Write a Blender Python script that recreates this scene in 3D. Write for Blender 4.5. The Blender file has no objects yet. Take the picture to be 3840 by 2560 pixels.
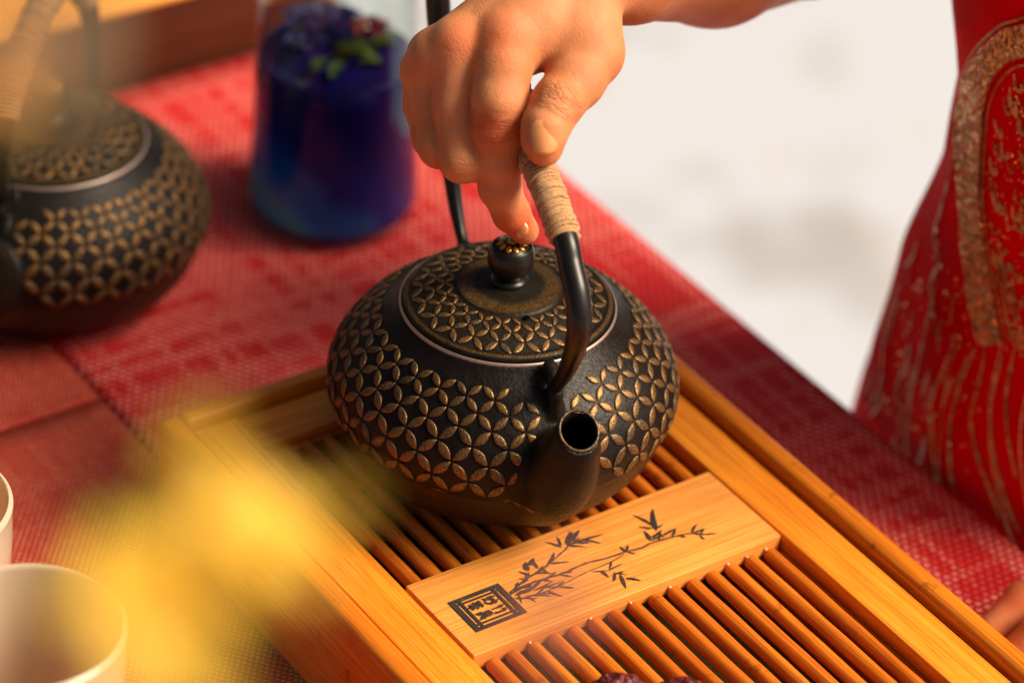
import bpy, bmesh, math, random
import numpy as np
from mathutils import Vector, Matrix, noise as mnoise
random.seed(7); np.random.seed(7)
S = 0.001                       # everything below is written in millimetres
R = math.radians
scene = bpy.context.scene
col = scene.collection

# ------------------------------------------------------------------ camera
cd = bpy.data.cameras.new('camera'); cam = bpy.data.objects.new('camera', cd); col.objects.link(cam)
cr = Vector((0.82722551, -0.55885124, 0.05816567)); cu = Vector((0.28174197, 0.50213847, 0.81760529)); cf = Vector((0.48612695, 0.65995625, -0.5728336))
m = Matrix((cr, cu, -cf)).transposed().to_4x4()
m.translation = Vector((-645.156, -943.358, 934.991)) * S
cam.matrix_world = m
cd.sensor_width = 36.0; cd.lens = 116.25; cd.clip_start = 0.02; cd.clip_end = 200
cd.dof.use_dof = True; cd.dof.focus_distance = 1.462; cd.dof.aperture_fstop = 4.1
scene.camera = cam

# ------------------------------------------------------------------ light
SUN_EL, SUN_AZ = 45.0, -42.0      # azimuth counter-clockwise from +X
w = bpy.data.worlds.new('World'); scene.world = w; w.use_nodes = True
wn = w.node_tree; wn.nodes.clear()
sky = wn.nodes.new('ShaderNodeTexSky'); sky.sky_type = 'NISHITA'; sky.sun_disc = False
sky.sun_elevation = R(SUN_EL); sky.sun_rotation = R(90 - SUN_AZ)
sky.air_density = 0.25; sky.dust_density = 8.0; sky.ozone_density = 0.0; sky.altitude = 0
bg = wn.nodes.new('ShaderNodeBackground'); bg.inputs[1].default_value = 0.06
wo = wn.nodes.new('ShaderNodeOutputWorld')
wn.links.new(sky.outputs[0], bg.inputs[0]); wn.links.new(bg.outputs[0], wo.inputs[0])
sd = bpy.data.lights.new('sun', 'SUN'); sun = bpy.data.objects.new('sun', sd); col.objects.link(sun)
sd.energy = 4.4; sd.angle = R(28); sd.color = (1.0, 0.80, 0.58)
dv = Vector((math.cos(R(SUN_EL)) * math.cos(R(SUN_AZ)), math.cos(R(SUN_EL)) * math.sin(R(SUN_AZ)), math.sin(R(SUN_EL))))
sun.rotation_euler = dv.to_track_quat('Z', 'Y').to_euler()
scene.view_settings.view_transform = 'Standard'; scene.view_settings.look = 'None'
scene.view_settings.exposure = 0.50; scene.view_settings.gamma = 1.0
scene.cycles.max_bounces = 10; scene.cycles.transmission_bounces = 8; scene.cycles.transparent_max_bounces = 8
scene.cycles.caustics_reflective = False; scene.cycles.caustics_refractive = False
scene.cycles.use_denoising = True
scene.cycles.sample_clamp_indirect = 6.0

# ------------------------------------------------------------------ object helpers
def link(o, parent=None):
    col.objects.link(o)
    if parent is not None: o.parent = parent
    return o
def mesh(name, V, F, mats, parent=None, smooth=True, mi=None):
    me = bpy.data.meshes.new(name)
    V = np.asarray(V, dtype=np.float64) * S
    me.from_pydata(V.tolist(), [], [tuple(int(i) for i in f) for f in F] if not isinstance(F, np.ndarray) else F.tolist())
    if not isinstance(mats, (list, tuple)): mats = [mats]
    for mm in mats: me.materials.append(mm)
    if smooth: me.polygons.foreach_set('use_smooth', [True] * len(me.polygons))
    if mi is not None: me.polygons.foreach_set('material_index', list(mi))
    me.update()
    return link(bpy.data.objects.new(name, me), parent)
def thing(name, label, cat, loc=(0, 0, 0), rotz=0, group=None):
    o = bpy.data.objects.new(name, None); col.objects.link(o); o.empty_display_size = 0.02
    o.location = Vector(loc) * S; o.rotation_euler = (0, 0, rotz)
    return tag(o, label, cat, group)
def tag(o, label=None, cat=None, group=None, kind=None):
    if label: o['label'] = label
    if cat: o['category'] = cat
    if group: o['group'] = group
    if kind: o['kind'] = kind
    return o
class MB:
    """collects verts and faces"""
    def __init__(s): s.v = []; s.f = []; s.m = []
    def add(s, V, F, mi=0):
        b = len(s.v); s.v += [tuple(map(float, p)) for p in V]; s.f += [tuple(i + b for i in f) for f in F]; s.m += [mi] * len(F)
    def build(s, name, mats, parent=None, smooth=True): return mesh(name, s.v, s.f, mats, parent, smooth, s.m)
def box(x0, y0, z0, x1, y1, z1, bev=0.8, seg=2):
    bm = bmesh.new(); bmesh.ops.create_cube(bm, size=1)
    for v in bm.verts: v.co = Vector((x0 + (v.co.x + .5) * (x1 - x0), y0 + (v.co.y + .5) * (y1 - y0), z0 + (v.co.z + .5) * (z1 - z0)))
    if bev: bmesh.ops.bevel(bm, geom=list(bm.edges), offset=bev, segments=seg, profile=0.6, affect='EDGES')
    V = [v.co.copy() for v in bm.verts]; F = [[v.index for v in f.verts] for f in bm.faces]; bm.free()
    return V, F
def lathe(path, n=64, cap0=False, cap1=False):
    V = []; F = []
    for (r, z) in path:
        for i in range(n):
            a = 2 * math.pi * i / n; V.append((r * math.cos(a), r * math.sin(a), z))
    for k in range(len(path) - 1):
        for i in range(n):
            j = (i + 1) % n; F.append((k * n + i, k * n + j, (k + 1) * n + j, (k + 1) * n + i))
    if cap0: F.append(tuple(range(n - 1, -1, -1)))
    if cap1: F.append(tuple((len(path) - 1) * n + i for i in range(n)))
    return V, F
def spline(P, per=8):
    """Catmull-Rom through the control points (any dimension)"""
    P = [np.array(p, float) for p in P]; out = []
    Q = [2 * P[0] - P[1]] + P + [2 * P[-1] - P[-2]]
    for i in range(1, len(Q) - 2):
        for k in range(per):
            t = k / per; a, b, c, d = Q[i - 1], Q[i], Q[i + 1], Q[i + 2]
            out.append(.5 * ((2 * b) + (-a + c) * t + (2 * a - 5 * b + 4 * c - d) * t * t + (-a + 3 * b - 3 * c + d) * t ** 3))
    out.append(P[-1]); return np.array(out)
def frames(P):
    P = np.asarray(P, float); T = np.gradient(P, axis=0); T /= np.linalg.norm(T, axis=1)[:, None]
    n = np.cross(T[0], (0, 0, 1.)); n = n if np.linalg.norm(n) > .1 else np.cross(T[0], (0, 1., 0)); n /= np.linalg.norm(n)
    N = [n]
    for i in range(1, len(P)):
        n = N[-1] - T[i] * (N[-1] @ T[i]); n /= np.linalg.norm(n); N.append(n)
    N = np.array(N); return T, N, np.cross(T, N)
def tube(P, rad, n=12, caps=True):
    P = np.asarray(P, float); T, N, B = frames(P); rad = np.broadcast_to(rad, len(P)); V = []; F = []
    for k in range(len(P)):
        for i in range(n):
            a = 2 * math.pi * i / n; V.append(P[k] + rad[k] * (math.cos(a) * N[k] + math.sin(a) * B[k]))
    for k in range(len(P) - 1):
        for i in range(n):
            j = (i + 1) % n; F.append((k * n + i, k * n + j, (k + 1) * n + j, (k + 1) * n + i))
    if caps: F.append(tuple(range(n - 1, -1, -1))); F.append(tuple((len(P) - 1) * n + i for i in range(n)))
    return V, F
def place(V, o, rz=0, sc=1.0, tilt=0):
    M = Matrix.Rotation(rz, 3, 'Z') @ Matrix.Rotation(tilt, 3, 'X')
    return [Vector(o) + M @ (Vector(p) * sc) for p in V]

# ------------------------------------------------------------------ signed-distance modelling
class Field:
    def __init__(s, xs, ys, zs):
        s.x = np.asarray(xs, np.float32); s.y = np.asarray(ys, np.float32); s.z = np.asarray(zs, np.float32)
        s.D = np.full((len(s.x), len(s.y), len(s.z)), 60, np.float32)
    def sub(s, lo, hi):
        sl = tuple(slice(max(0, int(np.searchsorted(a, l)) - 1), int(np.searchsorted(a, h)) + 1) for a, l, h in zip((s.x, s.y, s.z), lo, hi))
        X = s.x[sl[0]][:, None, None]; Y = s.y[sl[1]][None, :, None]; Z = s.z[sl[2]][None, None, :]
        return sl, X, Y, Z
    def surface(s):
        D = s.D; I = D < 0
        c = [I[a:D.shape[0] - 1 + a, b:D.shape[1] - 1 + b, d:D.shape[2] - 1 + d] for a in (0, 1) for b in (0, 1) for d in (0, 1)]
        al = c[0].copy(); an = c[0].copy()
        for q in c[1:]: al &= q; an |= q
        act = an & ~al; idx = np.full(act.shape, -1, np.int64); ii = np.argwhere(act); idx[act] = np.arange(len(ii))
        P = np.zeros((len(ii), 3)); cnt = np.zeros(len(ii)); ax = (s.x, s.y, s.z)
        corners = [(a, b, d) for a in (0, 1) for b in (0, 1) for d in (0, 1)]
        for a in corners:
            for k in range(3):
                if a[k]: continue
                b = list(a); b[k] = 1
                ia = ii + np.array(a); ib = ii + np.array(b)
                da = D[ia[:, 0], ia[:, 1], ia[:, 2]]; db = D[ib[:, 0], ib[:, 1], ib[:, 2]]
                m_ = (da < 0) != (db < 0); t = np.where(m_, da / np.where(m_, da - db, 1), 0)
                for q in range(3):
                    pa = ax[q][ia[:, q]]; pb = ax[q][ib[:, q]]; P[:, q] += np.where(m_, pa + t * (pb - pa), 0)
                cnt += m_
        P /= cnt[:, None]
        F = []
        for k in range(3):
            A = np.moveaxis(I, k, 0); cr_ = np.argwhere(A[:-1] != A[1:]); first = A[cr_[:, 0], cr_[:, 1], cr_[:, 2]]
            J = np.moveaxis(idx, k, 0); a0, b0, c0 = cr_[:, 0], cr_[:, 1], cr_[:, 2]
            ok = (b0 > 0) & (c0 > 0) & (b0 < J.shape[1]) & (c0 < J.shape[2]); a0, b0, c0, first = a0[ok], b0[ok], c0[ok], first[ok]
            q = np.stack([J[a0, b0 - 1, c0 - 1], J[a0, b0, c0 - 1], J[a0, b0, c0], J[a0, b0 - 1, c0]], 1)
            flip = ~first if k != 1 else first
            q[flip] = q[flip][:, ::-1]; F.append(q)
        return P, np.concatenate(F)
def smin(a, b, k):
    if k <= 0: return np.minimum(a, b)
    h = np.maximum(k - np.abs(a - b), 0) / k
    return np.minimum(a, b) - h * h * k * .25
def cone(X, Y, Z, a, b, ra, rb):
    a = np.array(a, np.float32); b = np.array(b, np.float32); d = b - a; L = float(d @ d) + 1e-9
    t = np.clip(((X - a[0]) * d[0] + (Y - a[1]) * d[1] + (Z - a[2]) * d[2]) / L, 0, 1)
    return np.sqrt((X - a[0] - t * d[0]) ** 2 + (Y - a[1] - t * d[1]) ** 2 + (Z - a[2] - t * d[2]) ** 2) - (ra + (rb - ra) * t)
def laplace(P, F, it=2, lam=.5):
    E = np.concatenate([F[:, [0, 1]], F[:, [1, 2]], F[:, [2, 3]], F[:, [3, 0]]]); E = np.concatenate([E, E[:, ::-1]])
    cn = np.bincount(E[:, 0], minlength=len(P))[:, None]
    for _ in range(it):
        acc = np.stack([np.bincount(E[:, 0], weights=P[E[:, 1], q], minlength=len(P)) for q in range(3)], 1)
        P = P + lam * (acc / np.maximum(cn, 1) - P)
    return P

# ------------------------------------------------------------------ node helpers
class M:
    def __init__(s, name):
        s.m = bpy.data.materials.new(name); s.m.use_nodes = True; s.t = s.m.node_tree; s.t.nodes.clear()
        s.out = s.n('ShaderNodeOutputMaterial'); s.p = s.n('ShaderNodeBsdfPrincipled'); s.t.links.new(s.p.outputs[0], s.out.inputs[0])
        s.tc = s.n('ShaderNodeTexCoord').outputs['Object']
    def n(s, ty): return s.t.nodes.new(ty)
    def put(s, inp, v):
        if isinstance(v, bpy.types.NodeSocket): s.t.links.new(v, inp)
        elif isinstance(v, (tuple, list)) and len(v) == 3 and inp.type == 'RGBA': inp.default_value = (*v, 1)
        else: inp.default_value = v
    def mm(s, sx=1, sy=1, sz=1, off=None):          # object coordinates in mm, scaled
        q = s.n('ShaderNodeVectorMath'); q.operation = 'MULTIPLY'; s.put(q.inputs[0], s.tc); q.inputs[1].default_value = (1000 * sx, 1000 * sy, 1000 * sz)
        if off is None: return q.outputs[0]
        a = s.n('ShaderNodeVectorMath'); a.operation = 'ADD'; s.put(a.inputs[0], q.outputs[0]); s.put(a.inputs[1], off); return a.outputs[0]
    def rnd(s, k=1000.0):                            # per-object random, as a number
        o = s.n('ShaderNodeObjectInfo'); return s.ma('MULTIPLY', o.outputs['Random'], k)
    def ma(s, op, a, b=0.0, c=0.0, clamp=False):
        q = s.n('ShaderNodeMath'); q.operation = op; q.use_clamp = clamp
        s.put(q.inputs[0], a); s.put(q.inputs[1], b); s.put(q.inputs[2], c); return q.outputs[0]
    def vm(s, op, a, b=(0, 0, 0), val=False):
        q = s.n('ShaderNodeVectorMath'); q.operation = op; s.put(q.inputs[0], a); s.put(q.inputs[1], b); return q.outputs[1 if val else 0]
    def noise(s, v, scale=1.0, det=3.0, rough=.5, dist=0.0):
        q = s.n('ShaderNodeTexNoise'); s.put(q.inputs['Vector'], v); q.inputs['Scale'].default_value = scale
        q.inputs['Detail'].default_value = det; q.inputs['Roughness'].default_value = rough; q.inputs['Distortion'].default_value = dist; return q.outputs['Fac']
    def vor(s, v, scale=1.0, feat='F1', o='Distance'):
        q = s.n('ShaderNodeTexVoronoi'); q.feature = feat; s.put(q.inputs['Vector'], v); q.inputs['Scale'].default_value = scale; return q.outputs[o]
    def ss(s, x, a, b, lo=0.0, hi=1.0):
        q = s.n('ShaderNodeMapRange'); q.interpolation_type = 'SMOOTHSTEP'
        s.put(q.inputs[0], x); q.inputs[1].default_value = a; q.inputs[2].default_value = b; q.inputs[3].default_value = lo; q.inputs[4].default_value = hi; return q.outputs[0]
    def mix(s, f, a, b):
        q = s.n('ShaderNodeMix'); q.data_type = 'RGBA'; s.put(q.inputs[0], f); s.put(q.inputs[6], a); s.put(q.inputs[7], b); return q.outputs[2]
    def sep(s, v):
        q = s.n('ShaderNodeSeparateXYZ'); s.put(q.inputs[0], v); return q.outputs
    def comb(s, x, y, z=0.0):
        q = s.n('ShaderNodeCombineXYZ'); s.put(q.inputs[0], x); s.put(q.inputs[1], y); s.put(q.inputs[2], z); return q.outputs[0]
    def bump(s, h, dist_mm=0.2, strength=1.0, nrm=None):
        q = s.n('ShaderNodeBump'); s.put(q.inputs['Height'], h); q.inputs['Distance'].default_value = dist_mm * S; q.inputs['Strength'].default_value = strength
        if nrm is not None: s.put(q.inputs['Normal'], nrm)
        s.put(s.p.inputs['Normal'], q.outputs[0]); return q.outputs[0]
    def set(s, **k):
        names = dict(col='Base Color', rough='Roughness', metal='Metallic', spec='Specular IOR Level', coat='Coat Weight', coatr='Coat Roughness', sss='Subsurface Weight',
                     ssr='Subsurface Radius', sscale='Subsurface Scale', trans='Transmission Weight', ior='IOR', sheen='Sheen Weight', sheenr='Sheen Roughness', sheent='Sheen Tint', alpha='Alpha')
        for a, v in k.items(): s.put(s.p.inputs[names[a]], v)
        return s
# ================================================================== materials
def bamboo(name, axis, base, dark, rough=.34, coat=.35, knots=False, node=None):
    q = M(name); r = q.rnd(); off = q.comb(r, q.ma('MULTIPLY', r, 1.7), 0.0)
    a, b = (.012, 1.0) if axis == 'x' else (1.0, .012)
    g1 = q.noise(q.mm(a, b, 1.0, off), 1.3, 3, .6); g2 = q.noise(q.mm(a * .8, b * .45, .45, off), .5, 2, .5)
    fib = q.noise(q.mm(a * 1.5, b * 2.6, 2.6, off), 1.0, 2, .6)
    big = q.noise(q.mm(.02, .02, .02, off), 1.0, 2)
    pore = q.ss(fib, .60, .72)
    c = q.mix(q.ss(g1, .35, .68), base, dark)
    c = q.mix(q.ma('MULTIPLY', q.ss(g2, .3, .75), .55), c, tuple(min(1, x * 1.22) for x in base))
    c = q.mix(q.ma('MULTIPLY', pore, .75), c, tuple(x * .35 for x in dark))
    c = q.mix(q.ma('MULTIPLY', q.ss(big, .4, .7), .3), c, dark)
    if knots:
        oi = q.n('ShaderNodeObjectInfo'); c = q.mix(q.ma('MULTIPLY', q.ss(oi.outputs['Random'], .3, 1.0), .45), c, dark)
        k = q.noise(q.mm(.09, .09, .09, off), 1.0, 3, .6); c = q.mix(q.ma('MULTIPLY', q.ss(k, .62, .74), .6), c, tuple(x * .4 for x in dark))
    fl = q.noise(q.mm(*((2.0, .014) if axis == 'y' else (.014, 2.0)), 2.0, off), 1.0, 2, .5); c = q.mix(q.ma('MULTIPLY', q.ss(fl, .54, .63), .50), c, tuple(x * .55 for x in dark)); c = q.mix(q.ma('MULTIPLY', q.ss(fl, .44, .34), .30), c, tuple(min(1, x * 1.3 + .03) for x in base))
    if node is not None:
        px = q.ma('ADD', q.sep(q.mm())[0], q.ma('MULTIPLY', q.noise(q.mm(.01, .12, .1), 1.0, 2), 10.0)); band_ = q.ss(q.ma('ABSOLUTE', q.ma('SUBTRACT', px, node)), 5.0, .5); c = q.mix(q.ma('MULTIPLY', q.ma('MULTIPLY', band_, q.ss(q.noise(q.mm(.6, .6, .6), 1.0, 3, .7), .42, .6)), .55), c, dark)
    q.set(col=c, rough=q.ss(g1, .2, .8, rough - .06, rough + .14), coat=coat * .4, coatr=.25, spec=.25)
    q.bump(q.ma('ADD', g1, q.ma('MULTIPLY', fib, .6)), .12, .5)
    return q.m
B_FR_Y = bamboo('bamboo_board_along', 'y', (.84, .30, .022), (.62, .16, .008))
B_FR_X = bamboo('bamboo_board_across', 'x', (.80, .285, .024), (.60, .155, .009))
B_RIM_Y = bamboo('bamboo_rim_along', 'y', (.74, .24, .014), (.46, .11, .005), knots=True)
B_RIM_X = bamboo('bamboo_rim_across', 'x', (.70, .235, .016), (.44, .11, .005))
B_SLAT = bamboo('bamboo_slat', 'y', (.70, .20, .012), (.40, .075, .003), rough=.38, knots=True)
B_PLAQ = bamboo('bamboo_plaque', 'x', (.84, .35, .07), (.64, .215, .03), rough=.42, coat=.15, node=103.0)
def plain(name, c, rough=.5, **k):
    q = M(name); q.set(col=c, rough=rough, **k); return q
q = plain('basin_brown', (.085, .055, .014), .5); n = q.noise(q.mm(), .04, 3); q.set(col=q.mix(n, (.05, .03, .008), (.14, .095, .025))); BASIN = q.m
q = plain('burnt_ink', (.022, .018, .016), .7); n = q.noise(q.mm(.15, 1.6, 1), 1.0, 3); q.set(col=q.mix(q.ss(n, .55, .75), (.02, .016, .015), (.10, .05, .03))); INK = q.m

def iron(name, base, brown, grain=.9, lid=False):
    q = M(name); v = q.mm(); f = q.noise(v, .9 * grain, 3, .6); g = q.noise(v, .09, 3, .55); z = q.sep(v)[2]
    c = q.mix(q.ss(g, .35, .7), base, tuple(x * 1.7 for x in base))
    if lid:
        x = q.sep(v); rr = q.vm('LENGTH', q.comb(x[0], x[1]), val=True)
        d = q.ma('MULTIPLY', q.ss(rr, 14.5, 19.5), q.ss(rr, 24.5, 21.5)); d = q.ma('ADD', d, q.ma('MULTIPLY', q.ss(rr, 45.6, 46.4), q.ss(rr, 47.8, 47.0)))
        sp = q.noise(v, 2.4, 2, .7); f2 = q.ma('MULTIPLY', d, q.ss(sp, .50, .60))
        c = q.mix(f2, c, (.26, .135, .034)); q.set(metal=q.ma('MULTIPLY', f2, .5))
    else:
        low = q.ss(z, 37, 31); c = q.mix(q.ma('MULTIPLY', low, .8), c, brown)  # rusty brown paint below the crease, tray's amber reflection painted in with it
        x = q.sep(v); sp = q.ma('MULTIPLY', q.ss(q.noise(v, .3, 3, .7), .5, .66), q.ma('MULTIPLY', q.ss(z, 33.2, 34.4), q.ss(z, 36.4, 35.2)))
        c = q.mix(q.ma('MULTIPLY', sp, .8), c, (.26, .11, .03))
    q.set(col=c, rough=q.ss(f, .3, .7, .32, .52), spec=.20)
    q.bump(q.ma('ADD', q.ma('MULTIPLY', f, .6), q.noise(v, .35, 4, .6)), .42, .75)
    return q.m
IRON = iron('cast_iron', (.006, .0048, .004), (.044, .022, .009))
IRON_LID = iron('cast_iron_lid', (.009, .008, .005), (.04, .02, .01), lid=True)
q = plain('worn_gold', (.5, .27, .07), .42); v = q.mm(); n = q.noise(v, 2.1, 3, .75); h = q.noise(v, .06, 2)
f = q.ss(q.ma('ADD', n, q.ma('MULTIPLY', q.ma('SUBTRACT', h, .5), .35)), .455, .585); q.set(col=q.mix(f, (.012, .009, .006), q.mix(q.ss(h, .4, .65), (.46, .25, .058), (.27, .14, .036))), metal=q.ma('MULTIPLY', f, .75), rough=q.ss(f, 0, 1, .5, .42)); q.bump(n, .15, .5); GOLD = q.m
q = plain('bright_gold', (.75, .36, .05), .35, metal=.8); n = q.noise(q.mm(), 1.2, 3, .6); q.set(col=q.mix(q.ss(n, .3, .5), (.05, .03, .01), (.80, .38, .05))); GOLD2 = q.m
q = plain('steel_ring', (.50, .40, .34), .42, metal=.8); STEEL = q.m
q = plain('black_rod', (.007, .006, .005), .36, spec=.4, coat=.08); q.bump(q.noise(q.mm(), .8, 2), .05, .4); ROD = q.m
q = plain('jute_twine', (.55, .30, .12), .85, sheen=.3); v = q.mm(); n = q.noise(v, 1.4, 3, .7); g = q.noise(v, .16, 2, .6)
q.set(col=q.mix(q.ss(n, .3, .7), q.mix(q.ss(g, .35, .65), (.20, .08, .025), (.40, .19, .065)), (.70, .42, .18))); q.bump(n, .5, .8); TWINE = q.m

def weave(name, red, pink, px, py, amt, plaid=1.0, bright=1.0, soft=.42):
    q = M(name); v = q.mm(); x = q.sep(v)
    u = q.ma('DIVIDE', x[0], px); w_ = q.ma('DIVIDE', x[1], py)
    row = q.ma('FLOOR', w_); u2 = q.ma('ADD', u, q.ma('MULTIPLY', q.ma('MODULO', row, 2.0), .5))
    fu = q.ma('SUBTRACT', q.ma('FRACT', u2), .5); fv = q.ma('SUBTRACT', q.ma('FRACT', w_), .5)
    d = q.vm('LENGTH', q.comb(q.ma('MULTIPLY', fu, 2.3), q.ma('MULTIPLY', q.ma('ADD', fv, q.ma('MULTIPLY', fu, .25)), 2.1)), val=True)
    loop = q.ss(d, .92, .55)
    cell = q.comb(q.ma('FLOOR', u2), row); wn_ = q.n('ShaderNodeTexWhiteNoise'); wn_.noise_dimensions = '2D'; q.put(wn_.inputs['Vector'], cell)
    sx = q.noise(q.comb(q.ma('MULTIPLY', x[0], .10), q.ma('MULTIPLY', x[1], .004)), 1.0, 2); sy = q.noise(q.comb(q.ma('MULTIPLY', x[0], .006), q.ma('MULTIPLY', x[1], .075)), 1.0, 2)
    pl = q.ma('SUBTRACT', 1.0, q.ma('MULTIPLY', q.ss(sx, .58, .47), q.ss(sy, .58, .47))); pl = q.ma('ADD', q.ma('MULTIPLY', pl, plaid), 1 - plaid)
    f = q.ma('MULTIPLY', q.ma('MULTIPLY', loop, q.ma('ADD', .62, q.ma('MULTIPLY', wn_.outputs[0], .38))), q.ma('MULTIPLY', pl, amt))
    base = q.mix(q.ma('MULTIPLY', q.ss(d, .6, 1.1), .45), red, tuple(c * .45 for c in red))
    q.set(col=q.mix(f, base, pink), rough=.5, spec=.2)
    q.bump(q.ma('SUBTRACT', 1.0, q.ma('MULTIPLY', d, d)), .8, .9)
    return q.m
MAT_MAIN = weave('woven_red_mat', (.66, .008, .013), (.94, .29, .24), 5.0, 3.9, 1.15, plaid=.85)
MAT_LOW = weave('woven_dull_mat', (.56, .020, .012), (.84, .30, .17), 3.6, 2.2, .95, plaid=.35)
MAT_STRIP = weave('woven_strip_mat', (.54, .018, .012), (.82, .28, .17), 2.4, 3.2, .9, plaid=.3)

# skin ---------------------------------------------------------------
def skin_mat(creases, red_spots):
    q = M('skin'); v = q.mm()
    h = q.ma('MULTIPLY', q.noise(v, 1.1, 3, .6), .35); vo = q.vor(v, 1.25); h = q.ma('ADD', h, q.ma('MULTIPLY', vo, .25)); h = q.ma('ADD', h, q.ma('MULTIPLY', q.noise(v, .16, 3, .6), .9))
    for (c, ax, rad, fr, amp) in creases:
        d = q.vm('SUBTRACT', v, tuple(c)); t = q.vm('DOT_PRODUCT', d, tuple(ax), val=True); dist = q.vm('LENGTH', d, val=True)
        par = q.vm('MULTIPLY', q.comb(t, t, t), tuple(ax)); per = q.vm('SUBTRACT', d, par)
        vv = q.vm('ADD', q.vm('MULTIPLY', per, (.055, .055, .055)), q.vm('MULTIPLY', par, (fr * .17,) * 3)); nz = q.noise(vv, 1.0, 2, .45, .25)
        wv = q.ma('ADD', q.ss(q.ma('ABSOLUTE', q.ma('SUBTRACT', nz, .50)), 0, .028), q.ss(q.ma('ABSOLUTE', q.ma('SUBTRACT', nz, .60)), 0, .02)); wv = q.ma('ADD', wv, q.ss(q.ma('ABSOLUTE', q.ma('SUBTRACT', nz, .41)), 0, .02))
        mk = q.ss(dist, rad, rad * .5); mk = q.ma('MULTIPLY', mk, q.ss(q.ma('ABSOLUTE', t), rad * .62, rad * .25))
        h = q.ma('ADD', h, q.ma('MULTIPLY', q.ma('MULTIPLY', wv, mk), amp * .6))
    big = q.noise(v, .035, 3); mid = q.noise(v, .12, 3)
    c = q.mix(q.ss(big, .35, .65), (.56, .21, .085), (.66, .27, .118)); c = q.mix(q.ma('MULTIPLY', q.ss(mid, .45, .75), .25), c, (.50, .12, .035))
    for (p, rad, a) in red_spots:
        d = q.vm('LENGTH', q.vm('SUBTRACT', v, tuple(p)), val=True); c = q.mix(q.ma('MULTIPLY', q.ss(d, rad, rad * .2), a), c, (.62, .09, .028))
    q.set(col=c, rough=.56, spec=.26, sss=.14, ssr=(1.0, .32, .14), sscale=.004)
    q.bump(h, .5, .85); return q.m
q = plain('nail', (.72, .29, .105), .28, coat=.4, sss=.1); NAIL = q.m

q = M('red_silk'); v = q.mm(); n = q.noise(v, 1.6, 2, .6); g = q.noise(v, .02, 3)
q.set(col=q.mix(q.ss(g, .4, .65), (.88, .0, .003), (.66, .0, .004)), rough=.7, sheen=.0, spec=.04); q.bump(n, .25, .6); SILK = q.m
def sequin(name, a, b, c_):
    q = M(name); v = q.mm(); cl = q.vor(v, .55, o='Color'); dd = q.vor(v, .55); x = q.sep(cl)
    n = q.noise(v, .07, 3, .6)
    cc = q.mix(q.ss(x[0], .15, .9), a, b); cc = q.mix(q.ss(x[1], .78, .9), cc, c_); cc = q.mix(q.ma('MULTIPLY', q.ss(n, .45, .65), .55), cc, (.10, .035, .015))
    q.set(col=cc, rough=.33, metal=.12); q.bump(q.ma('ADD', q.ma('MULTIPLY', x[2], .5), q.ma('SUBTRACT', 1.0, dd)), .9, .9); return q.m
SEQ = sequin('sequin_gold', (.90, .42, .10), (1.0, .62, .22), (1.0, .92, .6))
SEQ_D = sequin('sequin_dark', (.62, .14, .03), (.80, .36, .10), (1.0, .7, .3))
THREAD = sequin('gold_thread', (.66, .24, .06), (.85, .42, .12), (.95, .66, .28))
PURPLE = plain('magenta_silk', (.20, .003, .05), .5).m

q = M('glass'); q.t.nodes.remove(q.p); gl = q.n('ShaderNodeBsdfGlossy'); gl.inputs['Roughness'].default_value = .02; tr = q.n('ShaderNodeBsdfTransparent'); tr.inputs[0].default_value = (.94, .97, .96, 1)
fz = q.n('ShaderNodeLayerWeight'); fz.inputs[0].default_value = .5; mx = q.n('ShaderNodeMixShader'); q.put(mx.inputs[0], q.ma('ADD', .03, q.ma('MULTIPLY', q.ma('POWER', fz.outputs['Facing'], 4.0), .75))); q.t.links.new(tr.outputs[0], mx.inputs[1]); q.t.links.new(gl.outputs[0], mx.inputs[2]); q.t.links.new(mx.outputs[0], q.out.inputs['Surface']); GLASS = q.m
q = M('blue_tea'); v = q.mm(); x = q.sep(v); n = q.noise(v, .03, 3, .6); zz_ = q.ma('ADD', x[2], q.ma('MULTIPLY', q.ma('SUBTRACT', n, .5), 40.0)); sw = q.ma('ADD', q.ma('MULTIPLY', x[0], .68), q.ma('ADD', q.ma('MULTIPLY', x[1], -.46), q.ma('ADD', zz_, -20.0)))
c = q.mix(q.ss(sw, 75, 5), (.007, .010, .15), (.010, .04, .34)); c = q.mix(q.ss(sw, 25, -12), c, (.008, .34, .95)); c = q.mix(q.ss(sw, -8, -32), c, (.08, .95, .92))  # navy to blue tea; glow of light passing through painted cyan at lower left
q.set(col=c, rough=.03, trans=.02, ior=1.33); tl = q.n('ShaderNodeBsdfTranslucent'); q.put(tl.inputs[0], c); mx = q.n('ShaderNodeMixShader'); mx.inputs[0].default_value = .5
q.t.links.new(q.p.outputs[0], mx.inputs[1]); q.t.links.new(tl.outputs[0], mx.inputs[2]); q.t.links.new(mx.outputs[0], q.out.inputs['Surface']); TEA = q.m
q = plain('leaf_green', (.035, .07, .012), .5, sss=.1); LEAF = q.m
q = plain('lime', (.15, .17, .018), .5); LIME = q.m
q = plain('blue_petal', (.008, .006, .07), .5); BPET = q.m
q = plain('porcelain', (.58, .44, .31), .22, sss=.2, coat=.5); PORC = q.m
q = plain('yellow_petal', (.95, .70, .09), .5, sss=.0); YEL = q.m
q = plain('yellow_heart', (.60, .30, .01), .6); YHEART = q.m
q = plain('tan_petal', (.62, .36, .16), .6); TANP = q.m
q = plain('pink_petal', (.80, .36, .26), .5); PINKP = q.m
q = plain('stem_green', (.12, .17, .03), .5); STEM = q.m
q = plain('vase_white', (.7, .68, .62), .3); VASE = q.m
q = M('jujube_skin'); v = q.mm(); n = q.noise(v, .14, 3, .6, 1.0)
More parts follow.
